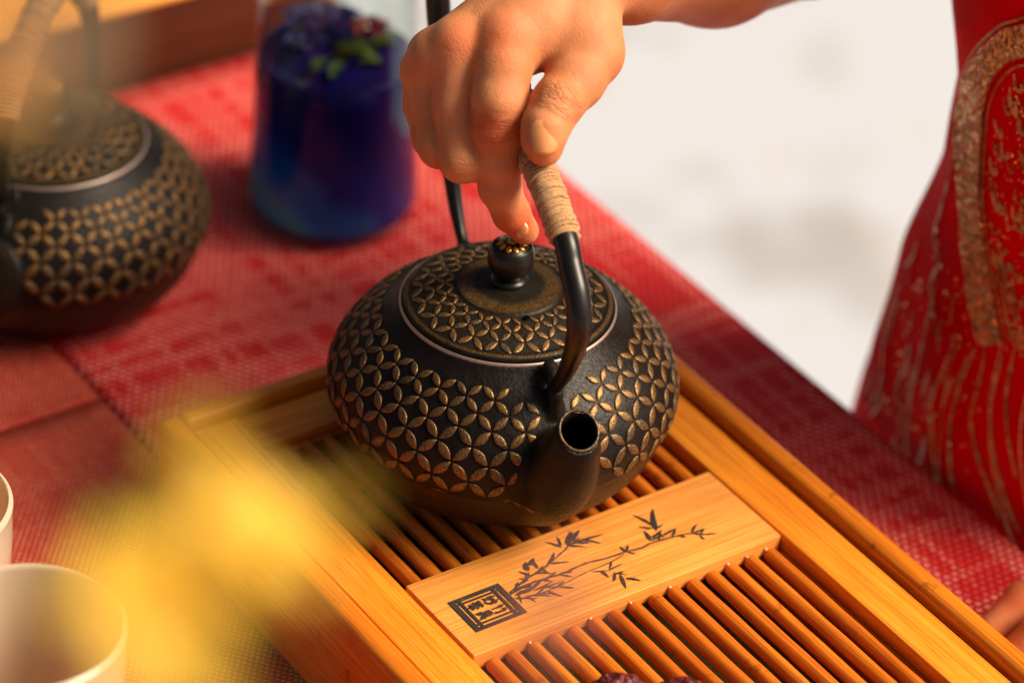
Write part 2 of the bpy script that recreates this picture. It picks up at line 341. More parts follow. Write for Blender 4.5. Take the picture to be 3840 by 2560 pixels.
q.set(col=q.mix(q.ss(n, .35, .65), (.075, .005, .006), (.18, .014, .010)), rough=.38, coat=.2); q.bump(q.noise(v, .4, 3, .6, 1.5), 1.2, .8); JUJ = q.m
q = plain('table_wood', (.10, .04, .018), .45); n = q.noise(q.mm(.5, .01, .5), 1.0, 3); q.set(col=q.mix(n, (.07, .028, .012), (.16, .07, .03))); TWOOD = q.m
BOX_T = bamboo('orange_wood', 'x', (.78, .36, .05), (.66, .25, .025)); BOX_F = bamboo('orange_wood_shaded', 'x', (.075, .018, .006), (.045, .010, .004))  # box front: its shade is put into the dark wood colour
q = M('pale_ground'); v = q.mm(); n = q.noise(v, .0042, 3, .5); g = q.noise(v, .011, 3); gg = q.noise(q.mm(1, 1, 1, (9e3, 4e3, 0)), .0016, 3)
c = q.mix(q.ss(n, .55, .72), (.45, .50, .575), (.33, .345, .36)); c = q.mix(q.ma('MULTIPLY', q.ss(g, .62, .72), .75), c, (.47, .38, .33)); c = q.mix(q.ma('MULTIPLY', q.ss(gg, .6, .7), .35), c, (.30, .32, .28))
q.set(col=c, rough=.9, spec=.1); q.bump(g, 3, .3); GROUND = q.m
def translucent(q, c, f=.5):
    tr = q.n('ShaderNodeBsdfTranslucent'); tr.inputs[0].default_value = (*c, 1); mx = q.n('ShaderNodeMixShader'); mx.inputs[0].default_value = f
    q.t.links.new(q.p.outputs[0], mx.inputs[1]); q.t.links.new(tr.outputs[0], mx.inputs[2]); q.t.links.new(mx.outputs[0], q.out.inputs['Surface'])
for mt_, c_ in ((YEL, (1.0, .78, .12)), (TANP, (.7, .40, .16)), (PINKP, (.85, .4, .28))):
    q2 = M.__new__(M); q2.m = mt_; q2.t = mt_.node_tree; q2.p = [n_ for n_ in q2.t.nodes if n_.type == 'BSDF_PRINCIPLED'][0]; q2.out = [n_ for n_ in q2.t.nodes if n_.type == 'OUTPUT_MATERIAL'][0]
    translucent(q2, c_)
# ================================================================== setting
ZM = -55.0        # table mats' top
V = []; F = []
gx = np.linspace(-9000, 14000, 24); gy = np.linspace(-9000, 14000, 24)
for i, x in enumerate(gx):
    for j, y in enumerate(gy): V.append((x, y, -805))
for i in range(23):
    for j in range(23): F.append((i * 24 + j, (i + 1) * 24 + j, (i + 1) * 24 + j + 1, i * 24 + j + 1))
tag(mesh('ground', V, F, GROUND, smooth=False), kind='structure')

t = thing('table', 'dark wooden table standing under the red woven mats', 'table', (0, 0, -805))
mb = MB(); mb.add(*box(-900, -900, 715, 309, 1000, 747.5, 3)); mb.build('tabletop', TWOOD, t, False)
for lx, ly in ((-840, -840), (250, -840), (-840, 940), (250, 940)):
    mb = MB(); mb.add(*box(lx - 30, ly - 30, 0, lx + 30, ly + 30, 714.5, 3)); mb.build('leg', TWOOD, t, False)

def placemat(x0, y0, x1, y1, z, mt, label, th=1.6, edge=None):
    V = []; F = []; nx, ny = 46, 46
    for i in range(nx + 1):
        for j in range(ny + 1):
            x = x0 + (x1 - x0) * i / nx; y = y0 + (y1 - y0) * j / ny
            zz = z + .5 * mnoise.noise(Vector((x * .008, y * .008, z))) * .6
            V.append((x, y, zz))
    for i in range(nx):
        for j in range(ny): F.append((i * (ny + 1) + j, (i + 1) * (ny + 1) + j, (i + 1) * (ny + 1) + j + 1, i * (ny + 1) + j + 1))
    # hem down to the table
    ring = [i * (ny + 1) for i in range(nx + 1)] + [nx * (ny + 1) + j for j in range(1, ny + 1)] + [i * (ny + 1) + ny for i in range(nx - 1, -1, -1)] + [j for j in range(ny - 1, 0, -1)]
    b = len(V); V += [(V[k][0], V[k][1], V[k][2] - th) for k in ring]
    for k in range(len(ring)):
        k2 = (k + 1) % len(ring); F.append((ring[k2], ring[k], b + k, b + k2))
    o = mesh('woven_mat', V, F, mt); tag(o, label, 'placemat', 'red woven mats covering the table'); return o
placemat(-13, -700, 312.5, 519, ZM, MAT_MAIN, 'bright red woven mat under the tea tray and the glass jug, along the table edge', 2.2)
placemat(-520, -430, -14, 257, ZM - .9, MAT_LOW, 'dull red woven mat left of the tea tray, under the white cups', 1.4)
placemat(-420, 259, -14, 518, ZM - .8, MAT_STRIP, 'dull red woven mat half under the left teapot', 1.4)

# wooden box behind
t = thing('wooden_box', 'blurred orange topped wooden box behind the left teapot', 'box', (0, 0, -57))
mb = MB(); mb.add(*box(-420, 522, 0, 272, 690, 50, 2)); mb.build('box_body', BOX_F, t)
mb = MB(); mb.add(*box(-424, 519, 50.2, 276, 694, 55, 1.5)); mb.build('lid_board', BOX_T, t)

# ================================================================== tea tray
tray = thing('tea_tray', 'slatted bamboo tea tray with printed plaque under the front teapot', 'tray', (0, 0, 0))
Y0, Y1 = -176.0, 120.7
def part(name, b, mt, smooth=True, parent=tray, label=None):
    mb = MB(); mb.add(*b); o = mb.build(name, mt, parent, smooth)
    if label: o['label'] = label
    return o
part('frame_board', box(170.9, Y0 - 26, -9, 194.6, Y1 + 26, 0, .9), B_FR_Y)
part('frame_board', box(-24.6, Y0 - 26, -9, -.9, Y1 + 26, 0, .9), B_FR_Y)
part('frame_board', box(-.7, Y1, -9, 170.7, Y1 + 25.0, -.15, .9), B_FR_X)
part('frame_board', box(-.7, Y0 - 25.6, -9, 170.7, Y0, -.15, .9), B_FR_X)
part('inner_wall', box(170.2, Y0, -52, 172.6, Y1, -9.2, .3), B_RIM_Y)
part('inner_wall', box(-2.6, Y0, -52, -.2, Y1, -9.2, .3), B_RIM_Y)
part('inner_wall', box(0, Y1 - .2, -52, 170, Y1 + 2.2, -9.2, .3), B_RIM_X)
part('side_panel', box(197.2, Y0 - 38, ZM + .4, 209.2, Y1 + 35.6, 5.8, 5.4, 5), B_RIM_Y)
part('side_panel', box(-39.2, Y0 - 38, ZM + .4, -27.2, Y1 + 35.6, 5.8, 5.4, 5), B_RIM_Y)
part('side_panel', box(-27.0, Y1 + 27.6, ZM + .4, 197.0, Y1 + 37.0, 5.5, 4.4, 5), B_RIM_X)
part('side_panel', box(-27.0, Y0 - 37.0, ZM + .4, 197.0, Y0 - 27.6, 5.1, 3.2, 4), B_RIM_X)
part('drip_basin', box(-1, Y0 - 20, -50, 171, Y1 + 20, -46.5, .5), BASIN)
part('crossbar', box(.3, Y1 - 4.6, -16, 169.7, Y1 - .1, -4.2, .8), B_SLAT)
# slats: one mesh, shared
def slat_mesh(L):
    n = 14; V = []; F = []; prof = [(-L / 2, 2.7), (-L / 2 + .6, 3.4), (-L / 2 + 1.6, 3.6)] + [(-L / 2 + 1.4 + (L - 2.8) * k / 9, 3.66 + .10 * math.sin(k * 2.1)) for k in range(1, 9)] + [(L / 2 - 1.6, 3.6), (L / 2 - .6, 3.4), (L / 2, 2.7)]
    for (y, r) in prof:
        for i in range(n):
            a = 2 * math.pi * i / n; V.append((r * math.cos(a), y, r * math.sin(a) * .96))
    for k in range(len(prof) - 1):
        for i in range(n):
            j = (i + 1) % n; F.append((k * n + i, (k + 1) * n + i, (k + 1) * n + j, k * n + j))
    F.append(tuple(range(n))); F.append(tuple((len(prof) - 1) * n + i for i in range(n - 1, -1, -1))); return V, F
for (ya, yb) in ((-1.0, Y1 - 1.2), (Y0 + .5, -56.2)):
    first = None
    for i in range(15):
        x = 9.4 + 10.95 * i
        if first is None: first = mesh('slat', *slat_mesh(yb - ya), B_SLAT, tray); o = first
        else: o = first.copy(); col.objects.link(o); o.parent = tray
        rr_ = random.Random(i * 7 + int(yb))
        o.location = Vector((x + rr_.uniform(-.25, .25), (ya + yb) / 2, -6.9 + rr_.uniform(-.25, .2))) * S; o.rotation_euler = (0, rr_.uniform(-3, 3), rr_.uniform(-.0015, .0015))
# plaque with its print
plq = part('plaque', box(.6, -55.2, -8.6, 169.6, 0, .25, .55), B_PLAQ)

GLUE = plain('dried_glue', (.85, .62, .40), .35).m
rn = random.Random(2)
for i in (2, 5, 7, 9, 12, 13, 14):
    mb = MB(); V_, F_ = lathe([(.01, -.9), (.7, -.6), (1.0, 0), (.7, .6), (.01, .9)], 8); mb.add([(p[0] * rn.uniform(.5, 1) + 9.4 + 10.95 * i - 1.6, p[1] * .6 - 56.0, p[2] * .8 - 4.2) for p in V_], F_); mb.build('glue_bead', GLUE, tray)
STEMS= [([[35.5, -28.9], [48.2, -26.7], [58.5, -27.5], [67.1, -28.0], [79.5, -27.4], [89.5, -28.9], [98.1, -29.6], [101.2, -29.6], [108.3, -31.0], [113.0, -30.3], [119.7, -30.8], [128.1, -32.1], [134.9, -34.1], [140.9, -38.6]], 0.4), ([[41.5, -33.8], [53.5, -34.9], [62.7, -34.3], [75.7, -32.9], [88.0, -32.5], [98.2, -30.9]], 0.27), ([[38.0, -27.4], [50.8, -23.0], [58.6, -21.6], [68.0, -18.1], [76.1, -15.1], [80.5, -13.1], [85.6, -13.0]], 0.36)]
LEAVES= [[76.8, -12.6, 72.1, -5.0, 1.17], [76.5, -11.6, 79.2, -4.8, 1.17], [79.7, -12.7, 88.0, -5.2, 2.14], [82.7, -11.4, 91.5, -5.7, 1.75], [84.1, -12.2, 99.5, -14.1, 1.17], [87.8, -12.8, 94.0, -19.4, 1.17], [80.8, -14.1, 86.9, -18.3, 0.68], [82.7, -9.9, 86.5, -4.4, 1.36], [63.7, -20.0, 72.0, -13.5, 1.36], [65.1, -19.4, 74.1, -23.0, 0.97], [52.9, -22.8, 49.6, -16.7, 1.17], [53.7, -18.8, 56.6, -13.0, 2.14], [56.6, -16.0, 61.4, -12.5, 2.14], [59.8, -14.8, 58.8, -20.2, 1.36], [60.1, -21.0, 61.4, -24.7, 0.78], [58.6, -24.6, 61.1, -21.6, 0.78], [50.7, -24.5, 47.2, -21.0, 0.78], [47.2, -28.3, 53.6, -26.1, 0.97], [41.5, -29.4, 47.1, -31.2, 0.97], [47.8, -31.6, 60.6, -30.2, 0.78], [50.0, -31.4, 63.1, -32.3, 0.78], [53.8, -32.9, 65.4, -39.1, 0.78], [53.5, -34.9, 57.3, -41.5, 1.17], [43.6, -33.6, 44.6, -39.2, 0.78], [38.0, -31.8, 42.9, -34.6, 0.87], [40.8, -30.5, 38.6, -36.5, 0.78], [39.4, -28.2, 49.3, -26.6, 1.36], [39.0, -30.2, 50.7, -30.3, 1.36], [46.4, -30.8, 57.1, -26.7, 1.17], [121.4, -24.4, 129.9, -9.8, 2.14], [122.3, -20.3, 118.6, -8.9, 1.17], [121.1, -21.9, 116.1, -17.5, 0.97], [122.1, -23.3, 127.4, -21.7, 0.78], [114.9, -28.3, 116.3, -21.5, 1.55], [116.0, -27.4, 124.7, -24.7, 1.17], [121.2, -28.9, 131.4, -27.3, 0.97], [121.5, -29.8, 121.3, -25.9, 0.78], [134.7, -33.6, 141.1, -29.2, 0.97], [135.1, -33.8, 142.6, -33.8, 0.78], [135.2, -35.1, 141.4, -39.0, 0.78], [136.8, -37.1, 137.2, -40.8, 0.78], [114.1, -28.7, 122.7, -28.2, 0.87], [100.1, -29.7, 99.9, -25.0, 0.97], [100.8, -29.4, 103.8, -26.2, 0.97], [100.8, -30.1, 103.4, -33.9, 0.58], [90.2, -32.3, 86.4, -36.1, 0.78], [85.0, -36.8, 95.1, -35.9, 0.78], [85.0, -36.8, 78.2, -33.6, 0.68], [82.1, -35.1, 83.0, -40.9, 1.17], [86.3, -39.1, 91.3, -43.4, 0.68], [86.7, -40.0, 82.9, -44.5, 1.17], [88.4, -41.8, 84.9, -51.6, 1.17], [89.1, -45.1, 94.2, -50.3, 1.17], [88.5, -40.3, 91.3, -41.2, 0.58]]
ZI = .25 + .12
pm = MB()
def strip(P, w0, w1=None, jag=.0, z=ZI):
    P = np.array(P, float); w1 = w0 if w1 is None else w1; T = np.gradient(P, axis=0); T /= np.linalg.norm(T, axis=1)[:, None] + 1e-9
    N = np.stack([-T[:, 1], T[:, 0]], 1); n = len(P); W = np.linspace(w0, w1, n) * (1 + jag * np.random.uniform(-1, 1, n))
    V = [(*(P[i] + N[i] * W[i]), z) for i in range(n)] + [(*(P[i] - N[i] * W[i]), z) for i in range(n)]
    pm.add(V, [(i, n + i, n + i + 1, i + 1) for i in range(n - 1)])
zz = ZI
for P, w_ in STEMS:
    zz += .004; strip(spline(P, 6), w_ * 1.5, w_ * 1.0, .25, zz)
for x0, y0, x1, y1, w_ in LEAVES:
    zz += .004; a = np.array([x0, y0]); b = np.array([x1, y1]); d = b - a; n_ = np.array([-d[1], d[0]]) / np.linalg.norm(d)
    bend = random.uniform(-.06, .06); up = []; dn = []
    for k in range(9):
        s_ = k / 8; c_ = a + d * s_ + n_ * bend * 4 * s_ * (1 - s_) * np.linalg.norm(d); wd = w_ * .68 * (math.sin(math.pi * min(1, s_ ** .75)) ** .8 + .12 * (1 - s_)) * (1 + random.uniform(-.15, .15))
        up.append((*(c_ + n_ * wd), zz)); dn.append((*(c_ - n_ * wd), zz))
    pm.add(up + dn, [(i, 9 + i, 9 + i + 1, i + 1) for i in range(8)])
rn = random.Random(4)
for P_, n_l, lo_ in ((STEMS[0][0], 9, .05), (STEMS[1][0], 9, .0), (STEMS[2][0], 9, .0), (STEMS[2][0], 5, .75), (STEMS[0][0], 5, .75)):
    Q_ = spline(P_, 6)
    for k in range(n_l):
        i_ = int((lo_ + rn.random() * min(.35, 1 - lo_)) * (len(Q_) - 1)); a = Q_[i_]; ang = rn.uniform(-.9, .9); L_ = rn.uniform(3.5, 7.5); d = np.array([math.cos(ang), math.sin(ang)]); n_ = np.array([-d[1], d[0]]); zz += .004; up = []; dn = []
        for k2 in range(7):
            s_ = k2 / 6; wd = rn.uniform(.4, .62) * math.sin(math.pi * min(1, .08 + s_ * .92)); c_ = a + d * L_ * s_; up.append((*(c_ + n_ * wd), zz)); dn.append((*(c_ - n_ * wd), zz))
        pm.add(up + dn, [(i, 7 + i, 7 + i + 1, i + 1) for i in range(6)])
# seal: unit square -> plaque; u runs away from the viewer's left, v towards the viewer
sx0, sx1, sy0, sy1 = 10.2, 37.2, -19.6, -43.0
def sq(u0, v0, u1, v1):
    global zz
    zz += .003; P = [(sx0 + (sx1 - sx0) * u, sy0 + (sy1 - sy0) * v, zz) for u, v in ((u0, v0), (u1, v0), (u1, v1), (u0, v1))]; pm.add(P, [(3, 2, 1, 0)])
for a_, b_ in ((0, .10), (.90, 1.0)): sq(a_, 0, b_, 1); sq(.10, a_, .90, b_)
for a_, b_ in ((.145, .20), (.80, .855)): sq(a_, .10, b_, .90); sq(.10, a_, .145, b_); sq(.20, a_, .80, b_); sq(.855, a_, .90, b_)
for (a_, b_) in ((.105, .105), (.105, .855), (.855, .105), (.855, .855)): pass
# the four brushed characters inside the seal; glyph "up" is +X, glyph "right" is -Y
GL = {'zhu': [((.28, .98), (.12, .72)), ((.12, .78), (.44, .80)), ((.30, .80), (.30, .08)), ((.72, .98), (.58, .72)), ((.56, .78), (.92, .80)), ((.78, .80), (.80, .10), (.68, .18))],
      'ju': [((.28, .98), (.28, .36)), ((.28, .96), (.74, .96), (.74, .36)), ((.30, .78), (.72, .78)), ((.30, .60), (.72, .60)), ((.06, .36), (.96, .36)), ((.38, .28), (.10, .02)), ((.62, .28), (.92, .02))],
      'miao': [((.24, .98), (.14, .52), (.44, .08)), ((.40, .74), (.30, .36), (.06, .06)), ((.04, .68), (.48, .70)), ((.72, .98), (.72, .40)), ((.58, .80), (.52, .56)), ((.86, .82), (.96, .62)), ((.94, .50), (.76, .22), (.50, .04))],
      'cha': [((.06, .86), (.94, .86)), ((.32, .98), (.32, .76)), ((.68, .98), (.68, .76)), ((.50, .76), (.08, .42)), ((.50, .76), (.94, .42)), ((.24, .40), (.78, .40)), ((.50, .52), (.50, .02), (.42, .08)), ((.38, .28), (.18, .08)), ((.62, .28), (.84, .08))]}
def glyph(g, u, v, size):
    for st in GL[g]:
        P = spline([(sx0 + (sx1 - sx0) * (u + size * p[1]), sy0 + (sy1 - sy0) * (v + size * p[0])) for p in st], 4)
        global zz
        zz += .003; strip(P, .62, .42, .3, zz)
glyph('zhu', .52, .52, .25); glyph('ju', .235, .52, .25); glyph('miao', .52, .225, .25); glyph('cha', .235, .225, .25)
pm.build('bamboo_print', INK, plq, False)
# ================================================================== teapots
PROF = [(0, 44), (1.5, 51), (4, 57.5), (10, 66), (20, 73.8), (30, 77.6), (34, 78.4), (34.6, 79.6), (43, 81.5), (50, 81.0), (58, 78.4), (66, 73.2), (73, 66.6), (79, 59.6), (83, 54.2), (85.5, 51.2), (87.0, 49.8)]
pz = np.array([p[0] for p in PROF]); pr = np.array([p[1] for p in PROF])
hh = np.linspace(0, 87, 175); rr = np.interp(hh, pz, pr)
ker = np.array([1, 2, 3, 2, 1]) / 9.0
rs = np.convolve(np.pad(rr, 2, 'edge'), ker, 'valid'); up_ = hh > 38; rr = np.where(up_, np.convolve(np.pad(rs, 4, 'edge'), np.ones(9) / 9, 'valid'), np.where((hh > 33) & (hh < 36), rr, rs))
def rad_at(z): return np.interp(z, hh, rr)
# 2-D distance table of the profile
gr = np.arange(0, 112, .6); gz = np.arange(-12, 104, .6); GR, GZ = np.meshgrid(gr, gz, indexing='ij')
poly = [(0, 0)] + list(zip(rr[::2], hh[::2])) + [(rr[-1], 87.0), (0, 87.0)]
DD = np.full(GR.shape, 1e9)
for (a, b) in zip(poly[:-1], poly[1:]):
    a = np.array(a, float); b = np.array(b, float); d = b - a; L = d @ d + 1e-12
    tt = np.clip(((GR - a[0]) * d[0] + (GZ - a[1]) * d[1]) / L, 0, 1); DD = np.minimum(DD, np.hypot(GR - a[0] - tt * d[0], GZ - a[1] - tt * d[1]))
ins = (GZ > 0) & (GZ < 87) & (GR < rad_at(np.clip(GZ, 0, 87))); DD = np.where(ins, -DD, DD).astype(np.float32)
st = 1.0
fd = Field(np.arange(-86, 112, st), np.arange(-86, 86.5, st), np.arange(-4, 99, st))
X = fd.x[:, None]; Y = fd.y[None, :]; RR = np.hypot(X, Y)
ir = np.clip(RR / .6, 0, len(gr) - 2); i0 = ir.astype(int); fr = ir - i0
for k, z in enumerate(fd.z):
    jz = (z + 12) / .6; j0 = int(jz); fz = jz - j0; c0 = DD[:, j0] * (1 - fz) + DD[:, j0 + 1] * fz
    fd.D[:, :, k] = c0[i0] * (1 - fr) + c0[i0 + 1] * fr
# spout (local +X): thick root low on the belly, tapering to the mouth
SP = spline([(46, 26), (62, 31), (76, 42), (85, 57), (90.5, 70), (94, 80.5)], 6); SR = np.interp(np.linspace(0, 1, len(SP)), [0, .25, .5, .75, 1], [19, 19.5, 17, 13.2, 9.7])
sl, Xs, Ys, Zs = fd.sub((20, -40, 0), (112, 40, 99)); sd_ = np.full(fd.D[sl].shape, 60, np.float32)
for a, b, ra, rb in zip(SP[:-1], SP[1:], SR[:-1], SR[1:]): sd_ = np.minimum(sd_, cone(Xs, Ys, Zs, (a[0], (a[0] - 94) * .14, a[1]), (b[0], (b[0] - 94) * .14, b[1]), ra, rb))
td = SP[-1] - SP[-3]; td /= np.linalg.norm(td)
tdm = np.array([.62, .785])                                    # mouth plane faces out and up
cut = (Xs - SP[-1][0]) * tdm[0] + (Zs - SP[-1][1]) * tdm[1]
sd_ = np.maximum(sd_, cut - 2.2)
D_ = smin(fd.D[sl], sd_, 5)
bore = np.full(D_.shape, 60, np.float32)
for a, b, ra, rb in zip(SP[6:-1], SP[7:], SR[6:-1] - 2.3, SR[7:] - 1.9): bore = np.minimum(bore, cone(Xs, Ys, Zs, (a[0], (a[0] - 94) * .14, a[1]), (b[0], (b[0] - 94) * .14, b[1]), ra, rb))
e_ = SP[-1] + td * 8; bore = np.minimum(bore, cone(Xs, Ys, Zs, (SP[-1][0], 0, SP[-1][1]), (e_[0], 0, e_[1]), SR[-1] - 1.9, SR[-1] - 1.5))
bore = np.where(RR[sl[0], sl[1]][:, :, None] < 74, 60, bore)
fd.D[sl] = np.maximum(D_, -bore)
# handle lugs: little standing arches at front and back
for sgn in (1, -1):
    for (p, q_, ra, rb) in (((52, 76), (57, 80), 3.2, 3.0), ((57, 80), (62, 78), 3.0, 3.0), ((62, 78), (65, 72), 3.0, 3.2)) if sgn < 0 else (((52, 82), (56.5, 90), 3.3, 3.1), ((56.5, 90), (61.5, 88.5), 3.1, 3.1), ((61.5, 88.5), (65, 81), 3.1, 3.2), ((65, 81), (66, 72), 3.2, 3.8)):
        a = (p[0] * sgn, 0, p[1]); b = (q_[0] * sgn, 0, q_[1]); lo = np.minimum(a, b) - 9; hi = np.maximum(a, b) + 9
        s2, A, B, C = fd.sub(lo, hi); fd.D[s2] = smin(fd.D[s2], cone(A, B, C, a, b, ra, rb), 2.5)
BP, BF = fd.surface(); BP = laplace(BP, BF, 2, .45); del fd
BODY = mesh('body', BP, BF, IRON).data; bpy.data.objects.remove(bpy.data.objects['body'])

def petal(place_fn, c, d, L, W, mb, h=.68):
    """raised pointed oval from c - d*L/2 to c + d*L/2 in the (u, v) plane; place_fn maps (u, v, height) to 3-D"""
    n = 7; rings = []
    for (sc_, ht) in ((1.0, -.45), (.93, h * .55), (.80, h), (.40, h * 1.12)):
        pts = []
        for side in (1, -1):
            for k in range(n):
                t = k / n; s_ = -.5 + t; wd = math.cos(math.pi * s_) ** .85 * .5 * W
                if side < 0: s_ = -s_; wd = -wd
                pts.append((c[0] + sc_ * (d[0] * s_ * L - d[1] * wd), c[1] + sc_ * (d[1] * s_ * L + d[0] * wd)))
        rings.append([place_fn(p[0], p[1], ht) for p in pts])
    N = 2 * n; V = [p for r_ in rings for p in r_] + [place_fn(c[0], c[1], h * 1.15)]; F = []; mi = []
    b = len(mb.v)
    mb.v += [tuple(map(float, p)) for p in V]
    for k in range(3):
        for i in range(N):
            j = (i + 1) % N; F.append((k * N + j, k * N + i, (k + 1) * N + i, (k + 1) * N + j)); mi.append(1 if k >= 1 else 0)
    for i in range(N): F.append((3 * N + (i + 1) % N, 3 * N + i, 4 * N)); mi.append(1)
    mb.f += [tuple(x + b for x in f) for f in F]; mb.m += mi
NODES = 30
vz = np.linspace(35.6, 83, 400); vr = rad_at(vz); ds = np.hypot(np.gradient(vz), np.gradient(vr)); conf = np.concatenate([[0], np.cumsum((ds / vr)[1:])])   # conformal height
def body_fn(u, v, h):
    z = float(np.interp(v, conf, vz)); r = float(rad_at(z)); e = .6
    dr = (float(rad_at(z + e)) - float(rad_at(z - e))) / (2 * e); L = math.hypot(1, dr); return ((r + h / L) * math.cos(u), (r + h / L) * math.sin(u), z - h * dr / L)
mb = MB(); hs = math.pi / NODES           # half step in angle = half step in conformal height
ROWS = 8
for j in range(ROWS):
    for i in range(2 * NODES):
        if (i + j) % 2: continue
        u0 = i * hs; v0 = j * hs * 1.0 + .012
        for du in (1, -1):
            cu_ = u0 + du * hs / 2; cv = v0 + hs / 2; a = (cu_ + math.pi) % (2 * math.pi) - math.pi
            z = float(np.interp(cv, conf, vz))
            if conf[-1] < cv + hs * .4 or z > 84 - 7 * math.exp(-(a / .5) ** 2): continue
            if abs(a) < .225 + max(0, 58 - z) * .003 and z < 62: continue     # the spout
            if (abs(a) < .15 or abs(abs(a) - math.pi) < .12) and z > 62: continue   # the lugs
            petal(body_fn, (cu_, cv), (du * .7071, .7071), hs * 1.36, hs * .57, mb)
PET = mb.build('petal_relief', [IRON, GOLD]).data; bpy.data.objects.remove(bpy.data.objects['petal_relief'])

# lid
LID_PATH = [(0, 86.5), (46.5, 86.5), (47.9, 87.3), (48.2, 88.6), (47.6, 89.8), (46.3, 90.4), (44.8, 90.3), (43.6, 90.6), (36, 93.6), (30, 95.3), (24.8, 96.4), (23.8, 97.2), (22.5, 97.5), (15, 98.4), (9, 99.2), (7.2, 99.6)]
def lid_r2z(r):
    P = sorted([(a, b) for a, b in LID_PATH[5:]]); return float(np.interp(r, [p[0] for p in P], [p[1] for p in P]))
mb = MB(); lp = [(max(a, .01), b) for a, b in LID_PATH]; mb.add(*lathe([tuple(p) for p in spline(lp[1:], 3)], 120)); LIDM = mb.build('lid', IRON_LID).data; bpy.data.objects.remove(bpy.data.objects['lid'])
mb = MB(); LN = 21; lh = math.pi / LN
def lid_fn(u, v, h):
    r = 25.6 * math.exp(v); return (r * math.cos(u), r * math.sin(u), lid_r2z(r) + h * .9)
for j in range(4):
    for i in range(2 * LN):
        if (i + j) % 2: continue
        for du in (1, -1):
            cu_ = i * lh + du * lh / 2; cv = (j + .5) * lh * .94
            if 25.6 * math.exp(cv) > 43.6: continue
            if j == 0 and abs(((cu_ + .05 + math.pi) % (2 * math.pi)) - math.pi) < .10: continue
            petal(lid_fn, (cu_, cv), (du * .7071, .7071), lh * 1.36, lh * .52, mb, .62)
LPET = mb.build('petal_relief', [IRON, GOLD]).data; bpy.data.objects.remove(bpy.data.objects['petal_relief'])
KN = [(8.2, 98.8), (8.6, 99.8), (8.4, 101.2), (7.2, 102.3), (6.0, 103.0), (5.8, 103.7), (7.6, 104.8), (9.7, 107.2), (10.7, 110.4), (10.8, 113.4), (10.3, 116.2), (9.4, 118.2), (8.9, 118.7), (8.4, 118.4), (8.0, 117.9), (7.4, 118.3), (5, 119.9), (2, 120.6), (.01, 120.7)]
mb = MB(); mb.add(*lathe([tuple(p) for p in spline(KN, 3)], 56)); KNOBM = mb.build('knob', ROD).data; bpy.data.objects.remove(bpy.data.objects['knob'])
mb = MB()
for k in range(10):
    a = 2 * math.pi * k / 10; fn = lambda u, v, h, a=a: (u * math.cos(a) - v * math.sin(a), u * math.sin(a) + v * math.cos(a), 120.4 - .04 * u * u + h * .7)
    petal(fn, (5.3, 0), (1, 0), 3.9, 2.9, mb, .9)
mb.add(*[[(x_, y_, z_ + 120.5) for x_, y_, z_ in lathe([(2.2, -.3), (2.0, .7), (1.2, 1.2), (.01, 1.3)], 16)[0]], lathe([(2.2, -.3), (2.0, .7), (1.2, 1.2), (.01, 1.3)], 16)[1]], 1)
ROSE = mb.build('knob_flower', [ROD, GOLD2]).data; bpy.data.objects.remove(bpy.data.objects['knob_flower'])
mb = MB(); mb.add(*lathe([tuple(p) for p in spline([(49.9, 85.6), (50.0, 87.2), (49.3, 88.1), (48.7, 87.6), (48.6, 86.2)], 3)], 120)); RINGM = mb.build('steel_ring', STEEL).data; bpy.data.objects.remove(bpy.data.objects['steel_ring'])
mb = MB(); V_, F_ = lathe([(.01, 0), (1.7, 0)], 14); mb.add([(p[0] + 26.2, p[1] - 1.0, p[2] + 96.9) for p in V_], F_); q = plain('hole_black', (.003, .003, .003), 1.0, spec=0.0); HOLE = mb.build('steam_hole', q.m).data; bpy.data.objects.remove(bpy.data.objects['steam_hole'])

tc3 = np.array([SP[-1][0], 0, SP[-1][1]]) + np.array([td[0], 0, td[1]]) * 2.2 / float(td @ tdm); e1 = np.array([-tdm[1], 0, tdm[0]]); ring_ = [tc3 + e1 * 9.25 * math.cos(t_) + np.array([0, 8.75 * math.sin(t_), 0]) for t_ in np.linspace(0, 2 * math.pi, 49)]
mb = MB(); mb.add(*tube(ring_, .75, 8, False)); q = plain('rubbed_bronze', (.10, .06, .02), .4, metal=.5); q.set(col=q.mix(q.ss(q.noise(q.mm(), .8, 3, .6), .35, .65), (.016, .011, .008), (.13, .08, .028))); SRIM = mb.build('spout_rim', q.m).data; bpy.data.objects.remove(bpy.data.objects['spout_rim'])

